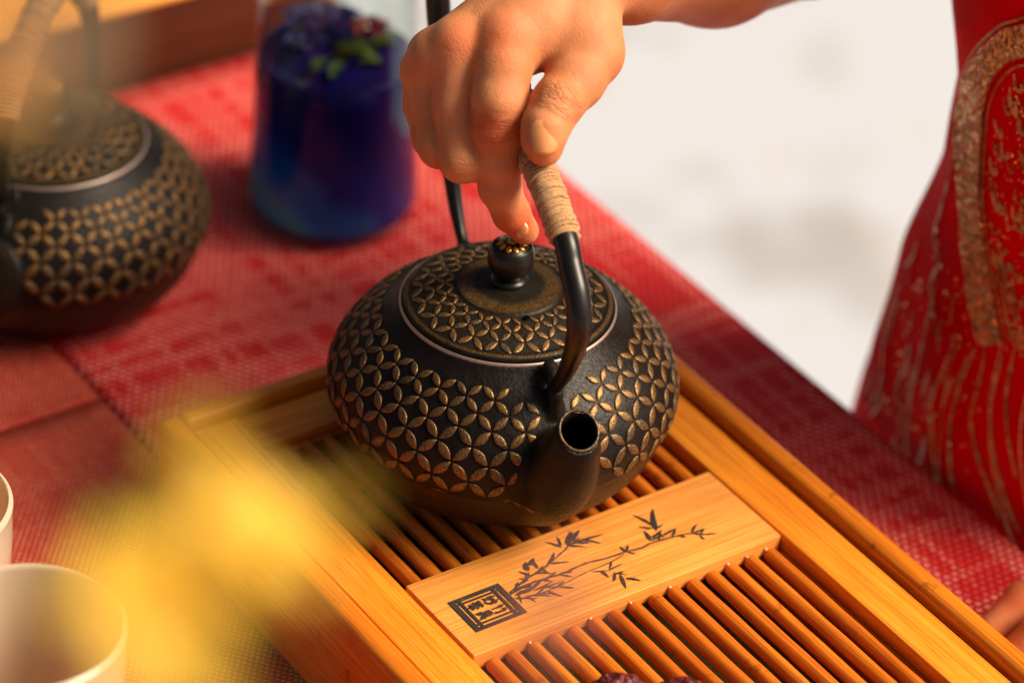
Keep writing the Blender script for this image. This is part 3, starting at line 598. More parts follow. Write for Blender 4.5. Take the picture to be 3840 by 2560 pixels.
def handle(parent, path, radii, rope_rng, seed):
    P = spline([(p[0], 0, p[1]) for p in path], 10); n = len(P); rd = np.interp(np.linspace(0, len(path) - 1, n), range(len(path)), radii)
    mb = MB(); mb.add(*tube(P, rd, 18)); h = mb.build('handle', ROD, parent)
    i0, i1 = rope_rng[0] * 10, rope_rng[1] * 10; Q = P[i0:i1 + 1]; rq = rd[i0:i1 + 1]
    seg = np.linalg.norm(np.diff(Q, axis=0), axis=1); s_ = np.concatenate([[0], np.cumsum(seg)]); L = s_[-1]
    turns = L / 1.95; m_ = int(turns * 13); u = np.linspace(0, L, m_); C = np.stack([np.interp(u, s_, Q[:, k]) for k in range(3)], 1); T, N, B = frames(C); rb = np.interp(u, s_, rq)
    rn = random.Random(seed); wob = np.array([mnoise.noise(Vector((x * .9, seed, 0))) for x in u]); wob2 = np.array([mnoise.noise(Vector((x * .33, seed + 5, 2))) for x in u])
    ang = 2 * math.pi * (u / 1.95 + wob * .22); off = rb + .95 + wob * .7 + wob2 * .4 + .25 * np.sin(ang * 1.37)
    H = C + off[:, None] * (np.cos(ang)[:, None] * N + np.sin(ang)[:, None] * B) + T * (wob2 * .6)[:, None]
    mb = MB(); mb.add(*tube(H, 1.0 + .3 * wob, 6)); mb.add(*tube(C, rb + .7, 16)); rope = mb.build('rope_wrap', TWINE, h)
    mb = MB()
    for k in range(230):
        i = rn.randrange(m_ - 2); a = rn.uniform(0, 6.283); d = math.cos(a) * N[i] + math.sin(a) * B[i]; tdir = T[i] * rn.uniform(-1, 1) + np.cross(T[i], d) * rn.uniform(-1, 1)
        l = rn.uniform(2, 5.5) if rn.random() < .9 else rn.uniform(8, 17); p0 = C[i] + d * (rb[i] + 1.4)
        K = [p0 + d * l * .22 * t * (2 - t) + tdir * l * .8 * t + np.array((0, 0, .25)) * l * t * t * rn.uniform(-1, 1) for t in (0, .25, .5, .75, 1)]
        mb.add(*tube(K, .055, 3, False))
    tag(mb.build('loose_fibres', TWINE, h), kind='stuff')
    return h
def teapot(label, loc, az, path, radii, rng, seed):
    t = thing('iron_teapot', label, 'teapot', loc, R(az), 'black iron teapots with gilded petal pattern')
    def kid(n, me, p=t):
        o = bpy.data.objects.new(n, me); return link(o, p)
    body = kid('body', BODY); kid('petal_relief', PET, body); kid('steel_ring', RINGM); kid('spout_rim', SRIM, body)
    lid = kid('lid', LIDM); kid('petal_relief', LPET, lid); kid('steam_hole', HOLE, lid); kn = kid('knob', KNOBM, lid)
    kid('knob_flower', ROSE, lid)
    handle(t, path, radii, rng, seed); return t
teapot('black iron teapot in front on the slatted tray, its lid pressed by a finger', (92.5, 63.2, -3.0), -104.8,
       [(55, 78), (60, 79.5), (66, 87), (75, 101), (83, 119), (85.4, 133), (80, 145), (70, 154), (61.5, 162), (40, 170.5), (16, 179), (-12, 194), (-45, 210), (-72, 219), (-96, 218), (-110, 206), (-117, 190), (-113.5, 173), (-98, 137), (-83, 102), (-71, 86), (-63, 79.5), (-55, 78)],
       [2.4, 2.6, 3.1, 3.9, 5.0, 5.6, 5.6, 5.5, 5.5, 5.7, 6, 6, 6, 6, 6, 6, 6, 5.8, 5, 4, 3, 2.6, 2.4], (8, 15), 3)
teapot('black iron teapot at the left, standing on the mats, steam over its lid', (14.5, 363.8, ZM + .6), -140.0,
       [(54, 78), (59, 79.5), (63, 92), (64, 112), (57, 132), (42, 148), (22, 161), (4, 168), (-14, 168), (-34, 160), (-50, 143), (-58, 118), (-60, 95), (-58, 80), (-54, 78)],
       [2.4, 2.7, 3.6, 4.8, 5.4, 5.6, 5.8, 6, 6, 5.8, 5.6, 5, 4, 2.8, 2.4], (4, 10), 11)
# ================================================================== glass jug of blue tea
jug = thing('glass_jug', 'tall glass jug of dark blue flower tea standing on the red mat', 'jug', (180, 353, ZM + .3))
outer = [(.01, 0), (40, .2), (45.5, 1.6), (47.6, 5), (47.8, 9), (47.0, 20), (45.6, 50), (44.0, 85), (42.6, 120), (42.0, 132), (42.6, 138), (40.5, 146), (38.6, 156), (38.4, 175), (39.5, 190)]
inner = [(r - 1.9 if r > 5 else .01, z) for r, z in outer[6:]][::-1] + [(45.0, 20), (45.4, 11), (43, 6.5), (30, 5.6), (.01, 5.4)]
mb = MB(); mb.add(*lathe(outer + [(38.6, 190.6)] + inner, 72)); mb.build('glass', GLASS, jug)
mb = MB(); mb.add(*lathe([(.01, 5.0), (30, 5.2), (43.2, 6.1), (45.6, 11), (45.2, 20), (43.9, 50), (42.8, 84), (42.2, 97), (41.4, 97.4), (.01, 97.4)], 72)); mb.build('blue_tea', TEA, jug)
rn = random.Random(5)
def leafmesh(L, W, curl=.3, n=7):
    V = []; F = []
    for i in range(n + 1):
        t = i / n; wd = W * .5 * math.sin(math.pi * min(.985, .04 + .95 * t)) ** .8
        for s_ in (-1, -.5, 0, .5, 1): V.append((L * t, wd * s_, curl * L * t * (1 - t) + abs(s_) * wd * .35 - L * .12 * t * t))
    for i in range(n):
        for k in range(4): a = i * 5 + k; F.append((a, a + 1, a + 6, a + 5))
    return V, F
def rotm(V, o, ex, ey, ez): 
    M_ = Matrix.Rotation(ez, 3, 'Z') @ Matrix.Rotation(ey, 3, 'Y') @ Matrix.Rotation(ex, 3, 'X'); return [Vector(o) + M_ @ Vector(p) for p in V]
for k in range(15):
    a = rn.uniform(0, 6.28); r = rn.uniform(5, 27); V_, F_ = leafmesh(rn.uniform(16, 26), rn.uniform(8, 13))
    mb = MB(); mb.add(rotm(V_, (r * math.cos(a) - 8 * math.cos(a), r * math.sin(a) - 8 * math.sin(a), rn.uniform(97.5, 103)), rn.uniform(-.5, .5), rn.uniform(-.35, .35), a + rn.uniform(-1, 1)), F_)
    mb.build('floating_leaf', (LEAF, LEAF, LIME)[k % 3], jug)
for k in range(7):
    a = rn.uniform(0, 6.28); r = rn.uniform(8, 24); z = rn.uniform(101, 116); mb = MB()
    for j in range(5):
        V_, F_ = leafmesh(13, 10, .5); mb.add(rotm(V_, (r * math.cos(a), r * math.sin(a), z), rn.uniform(-.3, .3), -.3, a + j * 1.257), F_)
    mb.build('floating_blossom', (BPET, BPET, JUJ)[k % 3], jug)

# ================================================================== white cups
def cup(label, loc, rtop, h, spout=False):
    t = thing('white_cup', label, 'cup', loc, 0, 'white porcelain cups at the left')
    o = [(.01, 0), (rtop * .50, 0), (rtop * .52, 3), (rtop * .60, 6), (rtop * .86, h * .35), (rtop * .97, h * .65), (rtop * 1.0, h * .93), (rtop * 1.01, h - 1)]
    i = [(rtop * .985, h), (rtop * .95, h - 1.4), (rtop * .92, h * .65), (rtop * .80, h * .36), (rtop * .5, 9), (.01, 7)]
    V_, F_ = lathe([tuple(p) for p in spline(o + i, 4)], 96); V2 = []
    for p in V_:
        x, y, z = p
        if False:
            a = math.atan2(y, x) - R(33); a = (a + math.pi) % (2 * math.pi) - math.pi; f = math.exp(-(a / .14) ** 2) * max(0, (z - h * .55) / (h * .45)) ** 2; rr_ = math.hypot(x, y) / rtop
            x += 2.6 * f * math.cos(R(33)) * rr_; y += 2.6 * f * math.sin(R(33)) * rr_; z += 2.5 * f * rr_
        V2.append((x, y, z))
    mb = MB(); mb.add(V2, F_); mb.build('bowl', PORC, t)
    mb = MB(); mb.add(*lathe([(rtop * .47, .05), (rtop * .50, -1.2), (rtop * .46, -1.2), (rtop * .44, .05)], 64)); mb.build('foot_ring', PORC, t); return t
cup('large white porcelain cup in front, cut by the lower left corner', (-186, 1, ZM + .9), 41, 108, True)
cup('white porcelain cup behind the larger one, only its right rim showing at the left edge', (-176, 123, ZM + .9), 41, 86)

# ================================================================== foreground flowers, far out of focus
def blossom(name, label, cat, c, rad, mt, npet, tilt, az, seed, stem_to, group=None, side=(0, 0, 0), petal_name='petal', wide=.75):
    rn = random.Random(seed); t = thing(name, label, cat, c, 0, group)
    for k in range(npet):
        V_, F_ = leafmesh(rad * rn.uniform(.85, 1.1), rad * wide, .35, 7); mb = MB()
        V_ = [Vector(p) for p in V_]; Mx = Matrix.Rotation(az, 3, 'Z') @ Matrix.Rotation(tilt, 3, 'X') @ Matrix.Rotation(2 * math.pi * k / npet + rn.uniform(-.2, .2), 3, 'Z') @ Matrix.Rotation(rn.uniform(-.55, -.1), 3, 'Y')
        mb.add([Mx @ p for p in V_], F_); mb.build(petal_name, mt, t)
    mb = MB(); V_, F_ = lathe([(.01, -2), (rad * .14, -1), (rad * .17, 1), (rad * .1, 3), (.01, 3.6)], 14); Mx = Matrix.Rotation(az, 3, 'Z') @ Matrix.Rotation(tilt, 3, 'X'); mb.add([Mx @ Vector(p) for p in V_], F_); mb.build('flower_heart', YHEART, t)
    e = Vector(stem_to) - Vector(c); mid = Vector((e.x * .35, e.y * .35, e.z * .55)) + Vector(side)
    mb = MB(); mb.add(*tube(spline([Mx @ Vector((0, 0, -1)), mid, e], 8), .45, 6)); mb.build('stem', STEM, t); return t
HAND={'index': [(89.5, 72.8, 217.2, 12.8), (83.7, 66.5, 210.2, 12.4), (77.0, 58.5, 198.8, 11.9), (76.0, 57.2, 184.3, 11.4), (76.3, 55.1, 169.7, 9.9), (77.8, 55.3, 155.6, 9.2), (86.2, 56.9, 138.3, 8.2), (96.4, 59.8, 124.2, 6.5)], 'middle': [(74.6, 87.0, 212.1, 12.4), (67.5, 77.2, 189.4, 9.9), (63.7, 65.1, 168.9, 10.2), (83.7, 73.9, 155.8, 8.6), (98.5, 80.4, 158.4, 7.4)], 'ring': [(68.2, 98.1, 203.7, 10.8), (64.4, 92.0, 184.7, 9.0), (60.4, 78.3, 169.0, 9.2), (80.7, 89.7, 154.0, 8.0), (92.9, 93.1, 157.7, 7.0)], 'pinky': [(68.2, 107.1, 191.4, 9.0), (65.5, 102.4, 176.6, 7.6), (64.0, 90.9, 165.6, 8.2), (77.8, 96.4, 152.3, 7.2), (87.1, 98.3, 155.4, 6.4)], 'thumb': [(129.7, 75.0, 224.0, 16.0), (122.1, 54.4, 211.3, 13.5), (108.7, 47.2, 205.6, 12.4), (95.4, 41.1, 201.3, 11.0), (86.3, 36.1, 194.8, 10.0), (83.4, 33.6, 189.4, 8.6), (84.0, 32.6, 185.3, 7.0)]}
PALM = (((132.7,91.6,228.2,),(91.1,74.4,216.8,),18.0,14.5,),((132.7,91.6,228.2,),(76.1,87.7,210.6,),17.0,12.5,),((132.7,91.6,228.2,),(67.5,95.0,204.8,),15.0,11.0,),((132.7,91.6,228.2,),(66.8,102.8,194.0,),14.0,9.5,),((133.1,81.7,224.2,),(108.2,71.8,216.1,),17.0,14.0,),((131.8,74.4,221.6,),(124.0,64.0,213.5,),15.0,14.0,),((109.9,78.1,221.2,),(97.2,75.3,210.7,),15.0,12.0,),)
ARM = ((131.6,93.6,229.7,19.0,),(170.9,97.5,222.1,25.0,),(243.8,125.1,197.0,34.0,),(333.5,162.0,176.1,38.0,),(385.0,125.0,300.0,40.0,),(400.0,70.0,435.0,42.0,),)
ARM2 = ((402.0,-85.0,435.0,40.0,),(425.0,-170.0,250.0,37.0,),(425.0,-235.0,90.0,33.0,),(372.0,-215.0,10.0,26.0,),(326.0,-181.0,-16.0,19.0,),)
J2 = (((334.0,-186.0,-18.0,19.0,),(308.0,-161.0,-21.0,15.0,),),((310.0,-153.0,-18.0,11.5,),(288.0,-133.0,-22.0,10.2,),(266.0,-121.0,-32.0,9.2,),(250.0,-121.0,-42.0,8.2,),),((312.0,-167.0,-16.0,11.5,),(284.0,-151.0,-18.0,10.6,),(260.0,-143.0,-30.0,9.6,),(246.0,-139.0,-44.0,8.4,),),((316.0,-181.0,-20.0,11.0,),(288.0,-173.0,-22.0,10.0,),(262.0,-163.0,-34.0,9.0,),(248.0,-159.0,-46.0,8.0,),),)
CREASES = (((-331.4,101.9,995.1,),(-0.02,0.07,1.0,),14.0,1.5,1.6,),((-328.8,99.2,962.7,),(-0.02,0.07,1.0,),10.0,1.7,1.0,),((-308.7,83.3,1013.7,),(0.79,0.42,0.45,),15.0,1.3,1.7,),((-344.0,104.5,976.8,),(0.1,0.2,0.98,),11.0,1.5,0.7,),((-117.0,-84.0,795.0,),(0.87,-0.5,0.1,),14.0,1.2,1.8,),((-114.0,-103.0,798.0,),(0.87,-0.5,0.1,),14.0,1.2,1.8,),)
REDS = (((-331.5,101.0,993.8,),16.0,0.5,),((-318.2,117.8,1031.5,),18.0,0.35,),((-333.8,127.8,1026.3,),16.0,0.4,),((-314.2,102.4,940.4,),16.0,0.6,),((-322.1,78.3,996.7,),14.0,0.2,),((-138.0,-72.0,778.0,),16.0,0.5,),)
NAILS = (((78.8,27.1,196.2,),(-0.17,-0.55,-0.79,),(-0.46,-0.71,0.53,),15.0,11.2,),((85.2,51.0,135.1,),(0.27,-0.74,-0.62,),(-0.95,-0.27,0.19,),10.5,8.6,),)
DRESS_LINES={
'band_out':[(178.0, 198.7), (171.5, 189.1), (164.8, 174.7), (157.0, 157.4), (147.9, 137.8), (145.1, 122.3), (151.3, 108.0), (157.5, 93.8), (164.4, 75.0), (170.8, 55.6), (176.4, 35.8), (180.3, 22.1)],
'band_in':[(179.4, 183.7), (174.2, 175.9), (169.9, 164.8), (167.1, 153.1), (165.7, 140.6), (166.4, 124.6), (169.0, 104.8), (173.1, 88.9), (178.3, 68.7), (183.7, 48.9), (187.9, 30.6)],
'l1':[(148.5, 115.4), (149.8, 91.3), (150.3, 73.3), (150.8, 54.2), (157.5, 45.4), (156.1, 29.7), (161.9, 17.5), (167.4, 5.8)],
'l2':[(179.4, 18.4), (177.6, -2.1), (177.3, -26.7), (179.2, -51.0), (181.6, -66.6)],
'l3':[(182.6, 22.2), (182.9, 1.9), (182.8, -19.3), (187.0, -40.1), (190.5, -51.4), (194.4, -64.7)],
'l4':[(187.9, 30.6), (187.0, 6.8), (188.1, -12.5), (191.4, -34.5), (196.2, -54.5), (200.7, -64.7)],
'l5':[(192.3, 32.7), (191.4, 6.8), (194.0, -15.8), (198.2, -36.6)],
'l6':[(158.7, 35.7), (159.9, 3.9), (160.1, -20.8), (159.9, -43.8), (162.7, -65.3), (165.2, -72.6)],
'l7':[(139.7, 11.1), (137.3, -15.3), (140.1, -35.3), (143.6, -54.0), (141.5, -75.5)],
's1':[(172.8, 137.5), (177.9, 146.7), (182.6, 146.1), (183.0, 136.8), (177.9, 131.2), (175.2, 134.9)],
's2':[(172.7, 123.0), (178.5, 113.6), (185.9, 115.0), (186.8, 125.4)],
's3':[(174.4, 105.0), (179.1, 94.5), (186.4, 96.0), (187.8, 106.9), (183.1, 107.9)],
's4':[(180.3, 85.7), (187.0, 76.8), (192.2, 78.8)],
's5':[(184.2, 69.4), (190.5, 55.5), (194.8, 44.9)],
's6':[(174.2, 161.9), (177.3, 167.2), (180.8, 169.3)],
's7':[(173.3, 151.8), (178.1, 159.7), (181.8, 160.9)],
}
# ================================================================== the person pouring
person = thing('person', 'person in a red embroidered silk dress leaning over the table, holding the teapot handle', 'person', (400, -50, -804))
def W(p): return (p[0] - 400, p[1] + 50, p[2] + 804)     # world mm -> local
fine = lambda a, b, st, lo, hi, big: np.concatenate([np.arange(lo, a, big), np.arange(a, b, st), np.arange(b, hi, big)])
# axes: fine where the two hands are, coarse elsewhere
xs = np.concatenate([np.arange(30, 195, .95), np.arange(195, 236, 2.2), np.arange(236, 330, 1.3), np.arange(330, 560, 6)])
ys = np.concatenate([np.arange(-340, -176, 6), np.arange(-176, -86, 1.3), np.arange(-86, 14, 4), np.arange(14, 136, .95), np.arange(136, 260, 4)])
zs = np.concatenate([np.arange(-62, -4, 1.3), np.arange(-4, 112, 3.5), np.arange(112, 262, .95), np.arange(262, 520, 6)])
fd = Field(xs, ys, zs)
def chain(pts, k_in=3.0, k_out=1.0, disp=None):
    P = np.array([p[:3] for p in pts], float); rm = max(p[3] for p in pts) + 12
    s2, A, B, C = fd.sub(P.min(0) - rm, P.max(0) + rm); d = np.full(fd.D[s2].shape, 60, np.float32)
    for a, b in zip(pts[:-1], pts[1:]): d = smin(d, cone(A, B, C, a[:3], b[:3], a[3], b[3]), k_in)
    return s2, d
def put(s2, d, k): fd.D[s2] = smin(fd.D[s2], d, k)
# right hand: joints measured in world mm
J = HAND
# palm first
for (a, b, ra, rb) in PALM:
    s2, d = chain([(*a, ra), (*b, rb)]); put(s2, d, 9)
# arm
s2, d = chain(ARM, 10); put(s2, d, 12)
s2, d = chain(ARM2, 10); put(s2, d, 12)
# fingers joined softly to the palm, hardly to each other
order = ['pinky', 'ring', 'middle', 'index']
base = fd.D.copy() if False else None
for f in order:
    s2, d = chain(J[f], 3.0)
    P0 = np.array(J[f][0][:3]); sl_ = s2; X_ = fd.x[sl_[0]][:, None, None]; Y_ = fd.y[sl_[1]][None, :, None]; Z_ = fd.z[sl_[2]][None, None, :]
    dist = np.sqrt((X_ - P0[0]) ** 2 + (Y_ - P0[1]) ** 2 + (Z_ - P0[2]) ** 2)
    kk = np.interp(dist, [0, 10, 22, 34], [9, 6, 1.5, .5]).astype(np.float32)
    a = fd.D[sl_]; h = np.maximum(kk - np.abs(a - d), 0) / kk; fd.D[sl_] = np.minimum(a, d) - h * h * kk * .25
s2, d = chain(J['thumb'], 4.0)
P0 = np.array(J['thumb'][1][:3]); X_ = fd.x[s2[0]][:, None, None]; Y_ = fd.y[s2[1]][None, :, None]; Z_ = fd.z[s2[2]][None, None, :]
dist = np.sqrt((X_ - P0[0]) ** 2 + (Y_ - P0[1]) ** 2 + (Z_ - P0[2]) ** 2); kk = np.interp(dist, [0, 14, 30, 45], [12, 9, 3, 1.2]).astype(np.float32)
a = fd.D[s2]; h = np.maximum(kk - np.abs(a - d), 0) / kk; fd.D[s2] = np.minimum(a, d) - h * h * kk * .25
# nail beds: shallow plates cut in, then nails laid on
for f in J2:
    s2, d = chain(f, 3.0); put(s2, d, 1.5 if f is not J2[0] else 4)
# torso and shoulders (inside the dress)
for pts, k in (([(400, -5, -300, 60), (400, -5, 100, 60), (402, -5, 300, 62), (402, -5, 420, 55)], 20), ([(402, 60, 440, 38), (402, -75, 440, 38)], 30), ([(402, -5, 430, 42), (400, -5, 516, 40)], 25)):
    s2, d = chain(pts, 20); put(s2, d, k)
SP_, SF_ = fd.surface(); SP_ = laplace(SP_, SF_, 3, .45); del fd
SKIN = skin_mat(CREASES, REDS)
# skin coordinates are local to the person
body = mesh('body', [W(p) for p in SP_], SF_, SKIN, person)
def nail(c, up, nrm, L, Wd, name='nail'):
    c = Vector(c); nrm = Vector(nrm).normalized(); up = Vector(up); up = (up - nrm * up.dot(nrm)).normalized(); sd2 = up.cross(nrm)
    V_ = []; F_ = []; n = 8; m_ = 9
    for i in range(n + 1):
        t = i / n; hw = Wd / 2 * min(1, (max(0.0, 1 - ((t - .5) / .5) ** 4 * (.35 if t < .5 else .28))))
        if i == 0: hw *= .62
        if i == n: hw *= .66
        for j in range(m_):
            s_ = -1 + 2 * j / (m_ - 1); V_.append(W(c + up * (L * (t - .5)) + sd2 * hw * s_ - nrm * (hw * .42 * s_ * s_ + .4 * (2 * t - 1) ** 2 * 1.5)))
    for i in range(n):
        for j in range(m_ - 1): a = i * m_ + j; F_.append((a, a + 1, a + m_ + 1, a + m_))
    b = len(V_); nn = len(V_)
    o = mesh(name, V_, F_, NAIL, body); mo = o.modifiers.new('thick', 'SOLIDIFY'); mo.thickness = .9 * S; mo.offset = 0; return o
for a in NAILS: nail(*a)

# dress -------------------------------------------------------------
DZ = [-804, -400, -92, 16, 81, 133, 170, 260, 400, 462]; DA = [95, 90, 74, 72, 72, 72, 72, 76, 72, 46]; DB = [175, 165, 135, 113, 92, 89, 105, 112, 108, 80]
def dress_pt(ang, z, off=0.0):
    a = np.interp(z, DZ, DA); b = np.interp(z, DZ, DB)
    fold = 3.2 * math.sin(ang * 9 + z * .012) * max(0, min(1, (60 - z) / 160)) + 1.6 * mnoise.noise(Vector((ang * 3, z * .02, 0)))
    return (400 + (a + fold + off) * math.cos(ang), -5 + (b + fold + off) * math.sin(ang), z)
zl = np.concatenate([np.arange(-800, -140, 20), np.arange(-140, 300, 5), np.arange(300, 463, 12)]); na = 240; V_ = []; F_ = []
for z in zl:
    for i in range(na): V_.append(W(dress_pt(2 * math.pi * i / na, z)))
for k in range(len(zl) - 1):
    for i in range(na): j = (i + 1) % na; F_.append((k * na + i, k * na + j, (k + 1) * na + j, (k + 1) * na + i))
F_.append(tuple((len(zl) - 1) * na + i for i in range(na)))
dress = mesh('dress', V_, F_, SILK, person)
DR = DRESS_LINES
def ribbon(P, w0, off, mt, name, wavy=0):
    P = spline(P, 6); n = len(P); V_ = []; F_ = []
    Q = np.array([dress_pt(math.radians(p[0]), p[1], off) for p in P]); T = np.gradient(Q, axis=0); T /= np.linalg.norm(T, axis=1)[:, None] + 1e-9
    for i, p in enumerate(P):
        nr = np.array([math.cos(math.radians(p[0])), math.sin(math.radians(p[0])), 0]); sd2 = np.cross(T[i], nr); sd2 /= np.linalg.norm(sd2)
        w_ = w0 * (1 + wavy * mnoise.noise(Vector((i * .8, off * 9, w0)))) * min(1, .25 + 1.5 * math.sin(math.pi * (i + .5) / n))
        V_ += [W(Q[i] - sd2 * w_), W(Q[i] + nr * .45), W(Q[i] + sd2 * w_)]
    for i in range(n - 1): b = i * 3; F_ += [(b, b + 1, b + 4, b + 3), (b + 1, b + 2, b + 5, b + 4)]
    return mesh(name, V_, F_, mt, dress)
def band(Pa, Pb, off, mt, name, m_=6):
    A = spline(Pa, 6); B = spline(Pb, 6); n = 60; A = np.array([[np.interp(t, np.linspace(0, 1, len(A)), A[:, k]) for k in (0, 1)] for t in np.linspace(0, 1, n)]); B = np.array([[np.interp(t, np.linspace(0, 1, len(B)), B[:, k]) for k in (0, 1)] for t in np.linspace(0, 1, n)])
    V_ = []; F_ = []
    for i in range(n):
        for j in range(m_ + 1): p = A[i] * (1 - j / m_) + B[i] * j / m_; V_.append(W(dress_pt(math.radians(p[0]), p[1], off)))
    for i in range(n - 1):
        for j in range(m_): a = i * (m_ + 1) + j; F_.append((a, a + 1, a + m_ + 2, a + m_ + 1))
    return mesh(name, V_, F_, mt, dress)
bo = [(187, 213)] + DR['band_out']; bi = [(188, 197)] + DR['band_in']
band(bo, bi, 1.0, SEQ, 'sequin_band')
ribbon([(a - 1.4, z + 2) for a, z in bo], .8, .9, THREAD, 'gold_cord'); ribbon(bo, 1.0, 1.5, SEQ_D, 'gold_cord'); ribbon(bi, 1.0, 1.5, SEQ_D, 'gold_cord')
ribbon([(a + 2.2, z - 2) for a, z in bi], .6, 1.0, THREAD, 'gold_cord')
for k, w_ in (('l1', 1.5), ('l2', 1.2), ('l3', 1.1), ('l4', 1.1), ('l5', 1.0), ('l6', 1.3), ('l7', 1.1)): ribbon(DR[k], w_, 1.1, THREAD, 'gold_cord', .9)
rn = random.Random(9)
for k in range(150):       # feather strokes inside the arch and beyond it
    a = rn.uniform(170, 228); z = rn.uniform(38, 172); lim = np.interp(z, [p[1] for p in bi][::-1], [p[0] for p in bi][::-1]) + 4
    if a < lim: a = lim + rn.uniform(0, 3)
    c_ = rn.uniform(-1, 1); ribbon([(a, z), (a + 1 + c_, z - 4), (a + 2.5 + 2 * c_, z - 6.5), (a + 4 + c_ * .5, z - 5), (a + 3.6, z - 2)], rn.uniform(.5, 1.3), .4 + rn.uniform(0, .5), rn.choice((SEQ, SEQ_D, SEQ_D)), 'feather_motif', .8)
for k in range(30):
    a = rn.uniform(138, 178); z = rn.uniform(-75, 45)
    ribbon([(a, z), (a + rn.uniform(-1, 1), z - 8), (a + rn.uniform(-2, 2), z - 20)], rn.uniform(.5, 1.5), .4 + rn.uniform(0, .4), rn.choice((SEQ, SEQ_D, THREAD)), 'feather_motif', .9)
L2, L4 = np.array(spline(DR['l2'], 3)), np.array(spline(DR['l4'], 3))
for k in range(5):
    d_ = k * 9.5 + rn.uniform(-1, 1); ribbon([(a + d_ * (1 + .02 * i), z - 6 - i * 1.5 - d_ * .25) for i, (a, z) in enumerate(DR['l4'])], rn.uniform(.4, .9), .6, rn.choice((THREAD, SEQ_D, SEQ)), 'gold_cord', .5)
for k in range(2): ribbon([(a - 4 - k * 3.2 + rn.uniform(-1.5, 1.5), z + rn.uniform(-3, 3)) for (a, z) in DR['l2']], rn.uniform(.5, 1.0), .6, rn.choice((THREAD, SEQ)), 'gold_cord', .8)
mb = MB()
def disc(p, r, mi=0):
    nr = Vector((math.cos(p[0]) + rn.uniform(-.5, .5), math.sin(p[0]) + rn.uniform(-.5, .5), rn.uniform(-.5, .6))).normalized(); ux = nr.orthogonal().normalized(); uy = nr.cross(ux); c_ = Vector(W(dress_pt(p[0], p[1], 2.0)))
    mb.add([c_ + ux * r * math.cos(k * 1.0472) + uy * r * math.sin(k * 1.0472) for k in range(6)], [tuple(range(6))], mi)
A_ = spline(bo, 6); B_ = spline(bi, 6)
for k in range(2000):
    t_ = rn.random(); j_ = rn.random(); pa = [np.interp(t_, np.linspace(0, 1, len(A_)), A_[:, q_]) for q_ in (0, 1)]; pb = [np.interp(t_, np.linspace(0, 1, len(B_)), B_[:, q_]) for q_ in (0, 1)]
    disc((math.radians(pa[0] * (1 - j_) + pb[0] * j_), pa[1] * (1 - j_) + pb[1] * j_), rn.uniform(.6, 1.1))
for k in range(700): disc((math.radians(rn.uniform(172, 228)), rn.uniform(30, 175)), rn.uniform(.4, .8)) if rn.random() < .8 else disc((math.radians(rn.uniform(140, 185)), rn.uniform(-80, 60)), rn.uniform(.5, 1.0))
q = plain('bright_sequin', (1.0, .72, .32), .28, metal=.85); tag(mb.build('sequins', q.m, dress, False), kind='stuff')
# ================================================================== flowers near the lens, jujubes, steam
vase = thing('flower_vase', 'white vase at the near left of the table holding the foreground blossoms', 'vase', (-430, -430, ZM - .3))
mb = MB(); mb.add(*lathe([tuple(p) for p in spline([(.01, 0), (36, 0), (48, 20), (52, 60), (40, 110), (24, 150), (26, 180), (24, 180), (21, 150), (.01, 140)], 4)], 48)); mb.build('vase_body', VASE, vase)
ST = (-430, -430, 110)
G = 'blossoms in the foreground vase'
YB = [('yellow blossom nearest the slats, brightest of the blurred yellow flowers', (-300, -408, 428), 25, -.9, .6), ('yellow blossom above the others, over the far left tray corner', (-318, -384, 441), 21, -1.1, 1.6), ('yellow blossom low in the blur, beside the large white cup', (-342, -414, 422), 23, -.8, 2.2),
      ('yellow blossom at the left of the blur, over the dull red mat', (-350, -398, 434), 19, -1.2, 3.1), ('yellow blossom in the middle of the blurred yellow cluster', (-316, -402, 434), 22, -.6, 4.0), ('yellow blossom between the middle one and the two at the lower left', (-332, -408, 429), 20, -1.0, 5.0)]
def nearer(p, f=.74): return tuple(a + f * (b - a) + c for a, b, c in zip((-645, -943, 935), p, (-3.2, 1, -1.8)))
for k, (lb, c_, r_, tl, az) in enumerate(YB): blossom('yellow_blossom', lb, 'flower', nearer(c_), r_ * .68, YEL, 5, tl, az, 20 + k, (ST[0] + 4 * k, ST[1] - 5 * k, ST[2]), G, wide=.9)
blossom('tan_blossom', 'pale tan blossom blurred like a veil over the left teapot lid', 'flower', (-409, -462, 611), 19, TANP, 6, -1.0, .4, 31, (ST[0] - 6, ST[1], ST[2]), G, (-95, 64, 90))
blossom('pink_blossom', 'faint pink blossom blurred over the front of the printed plaque', 'flower', (-360, -577, 551), 13, PINKP, 5, -1.0, 1.0, 33, (ST[0] + 2, ST[1] - 10, ST[2]), G)

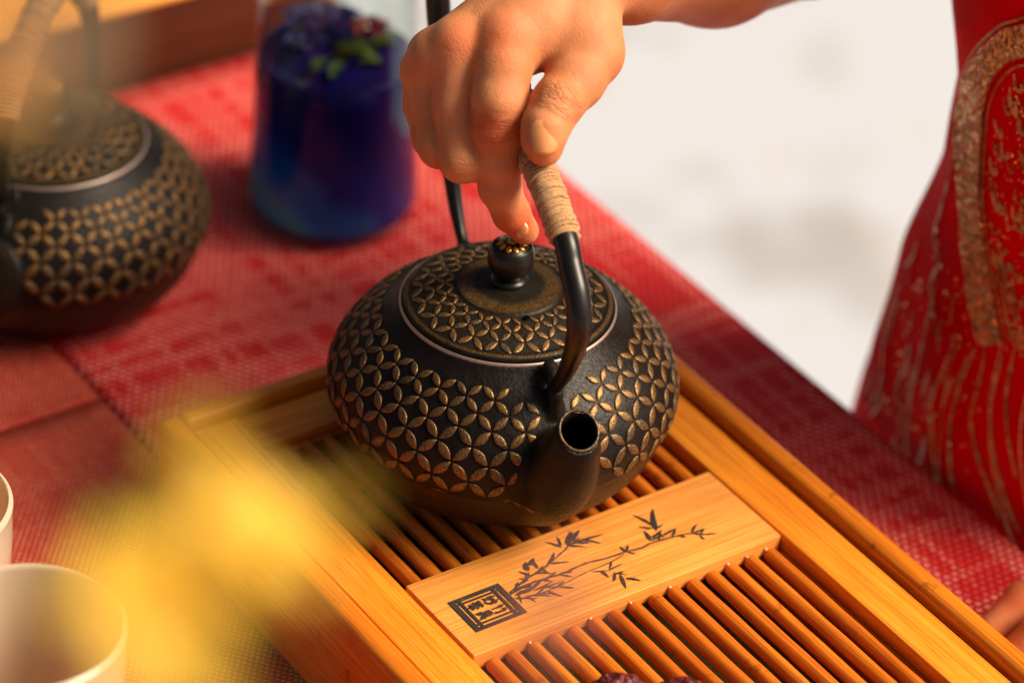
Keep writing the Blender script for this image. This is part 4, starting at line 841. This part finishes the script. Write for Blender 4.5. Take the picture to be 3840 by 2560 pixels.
def jujube(label, c_, a, b, rz, seed):
    V_ = []; F_ = []; n = 72; m_ = 48
    for i in range(m_ + 1):
        th = math.pi * i / m_
        for j in range(n):
            ph = 2 * math.pi * j / n; d = Vector((math.cos(th), math.sin(th) * math.cos(ph), math.sin(th) * math.sin(ph)))
            w_ = 1 - abs(mnoise.noise(d * 2.6 + Vector((seed, 0, 0)))) * .26 - (1 - min(1, abs(mnoise.noise(Vector((d.x * 3.2, d.y * 5.5, d.z * 5.5)) + Vector((0, seed, 0)))) * 3.4)) * .13
            V_.append(Vector((d.x * a * w_, d.y * b * w_, d.z * b * w_)))
    for i in range(m_):
        for j in range(n): k2 = (j + 1) % n; F_.append((i * n + j, i * n + k2, (i + 1) * n + k2, (i + 1) * n + j))
    t = thing('dried_jujube', label, 'dried fruit', c_, rz, 'dried jujubes at the near end of the tray'); mb = MB(); mb.add(V_, F_); mb.build('fruit', JUJ, t)
    mb = MB(); mb.add(*tube([(a * .86, 0, 0), (a + 1.5, .4, .8), (a + 3.5, 1.2, 1.4)], .9, 7)); mb.build('stalk', TWINE, t)
jujube('wrinkled dark red jujube with a pale glint, left one at the bottom edge', (34, -116, 8.4), 14.5, 10.8, R(-32), 3)
jujube('wrinkled dark red jujube, right one at the bottom edge', (58, -133, 8.0), 15.5, 10.6, R(-48), 8)
jujube('wrinkled dark red jujube leaning between and in front of the other two', (31, -141, 9), 14, 11, R(10), 14)

# steam over the left pot
q = M('steam'); q.t.nodes.remove(q.p); pv = q.n('ShaderNodeVolumePrincipled'); pv.inputs['Color'].default_value = (.95, .68, .42, 1); pv.inputs['Anisotropy'].default_value = .2
d = q.vm('LENGTH', q.tc, val=True); xn = q.noise(q.tc, .9, 2); dens = q.ma('MULTIPLY', q.ss(d, 1.0, .25), q.ss(xn, .3, .6)); q.put(pv.inputs['Density'], q.ma('MULTIPLY', dens, 17.0)); q.t.links.new(pv.outputs[0], q.out.inputs['Volume'])
bm = bmesh.new(); bmesh.ops.create_icosphere(bm, subdivisions=4, radius=1.0); me = bpy.data.meshes.new('steam'); bm.to_mesh(me); bm.free(); me.materials.append(q.m)
o = link(bpy.data.objects.new('steam', me)); o.location = Vector((-5, 352, 105)) * S; o.scale = (.075, .075, .09); tag(o, 'thin warm steam rising over the lid of the left teapot', 'steam', kind='stuff')
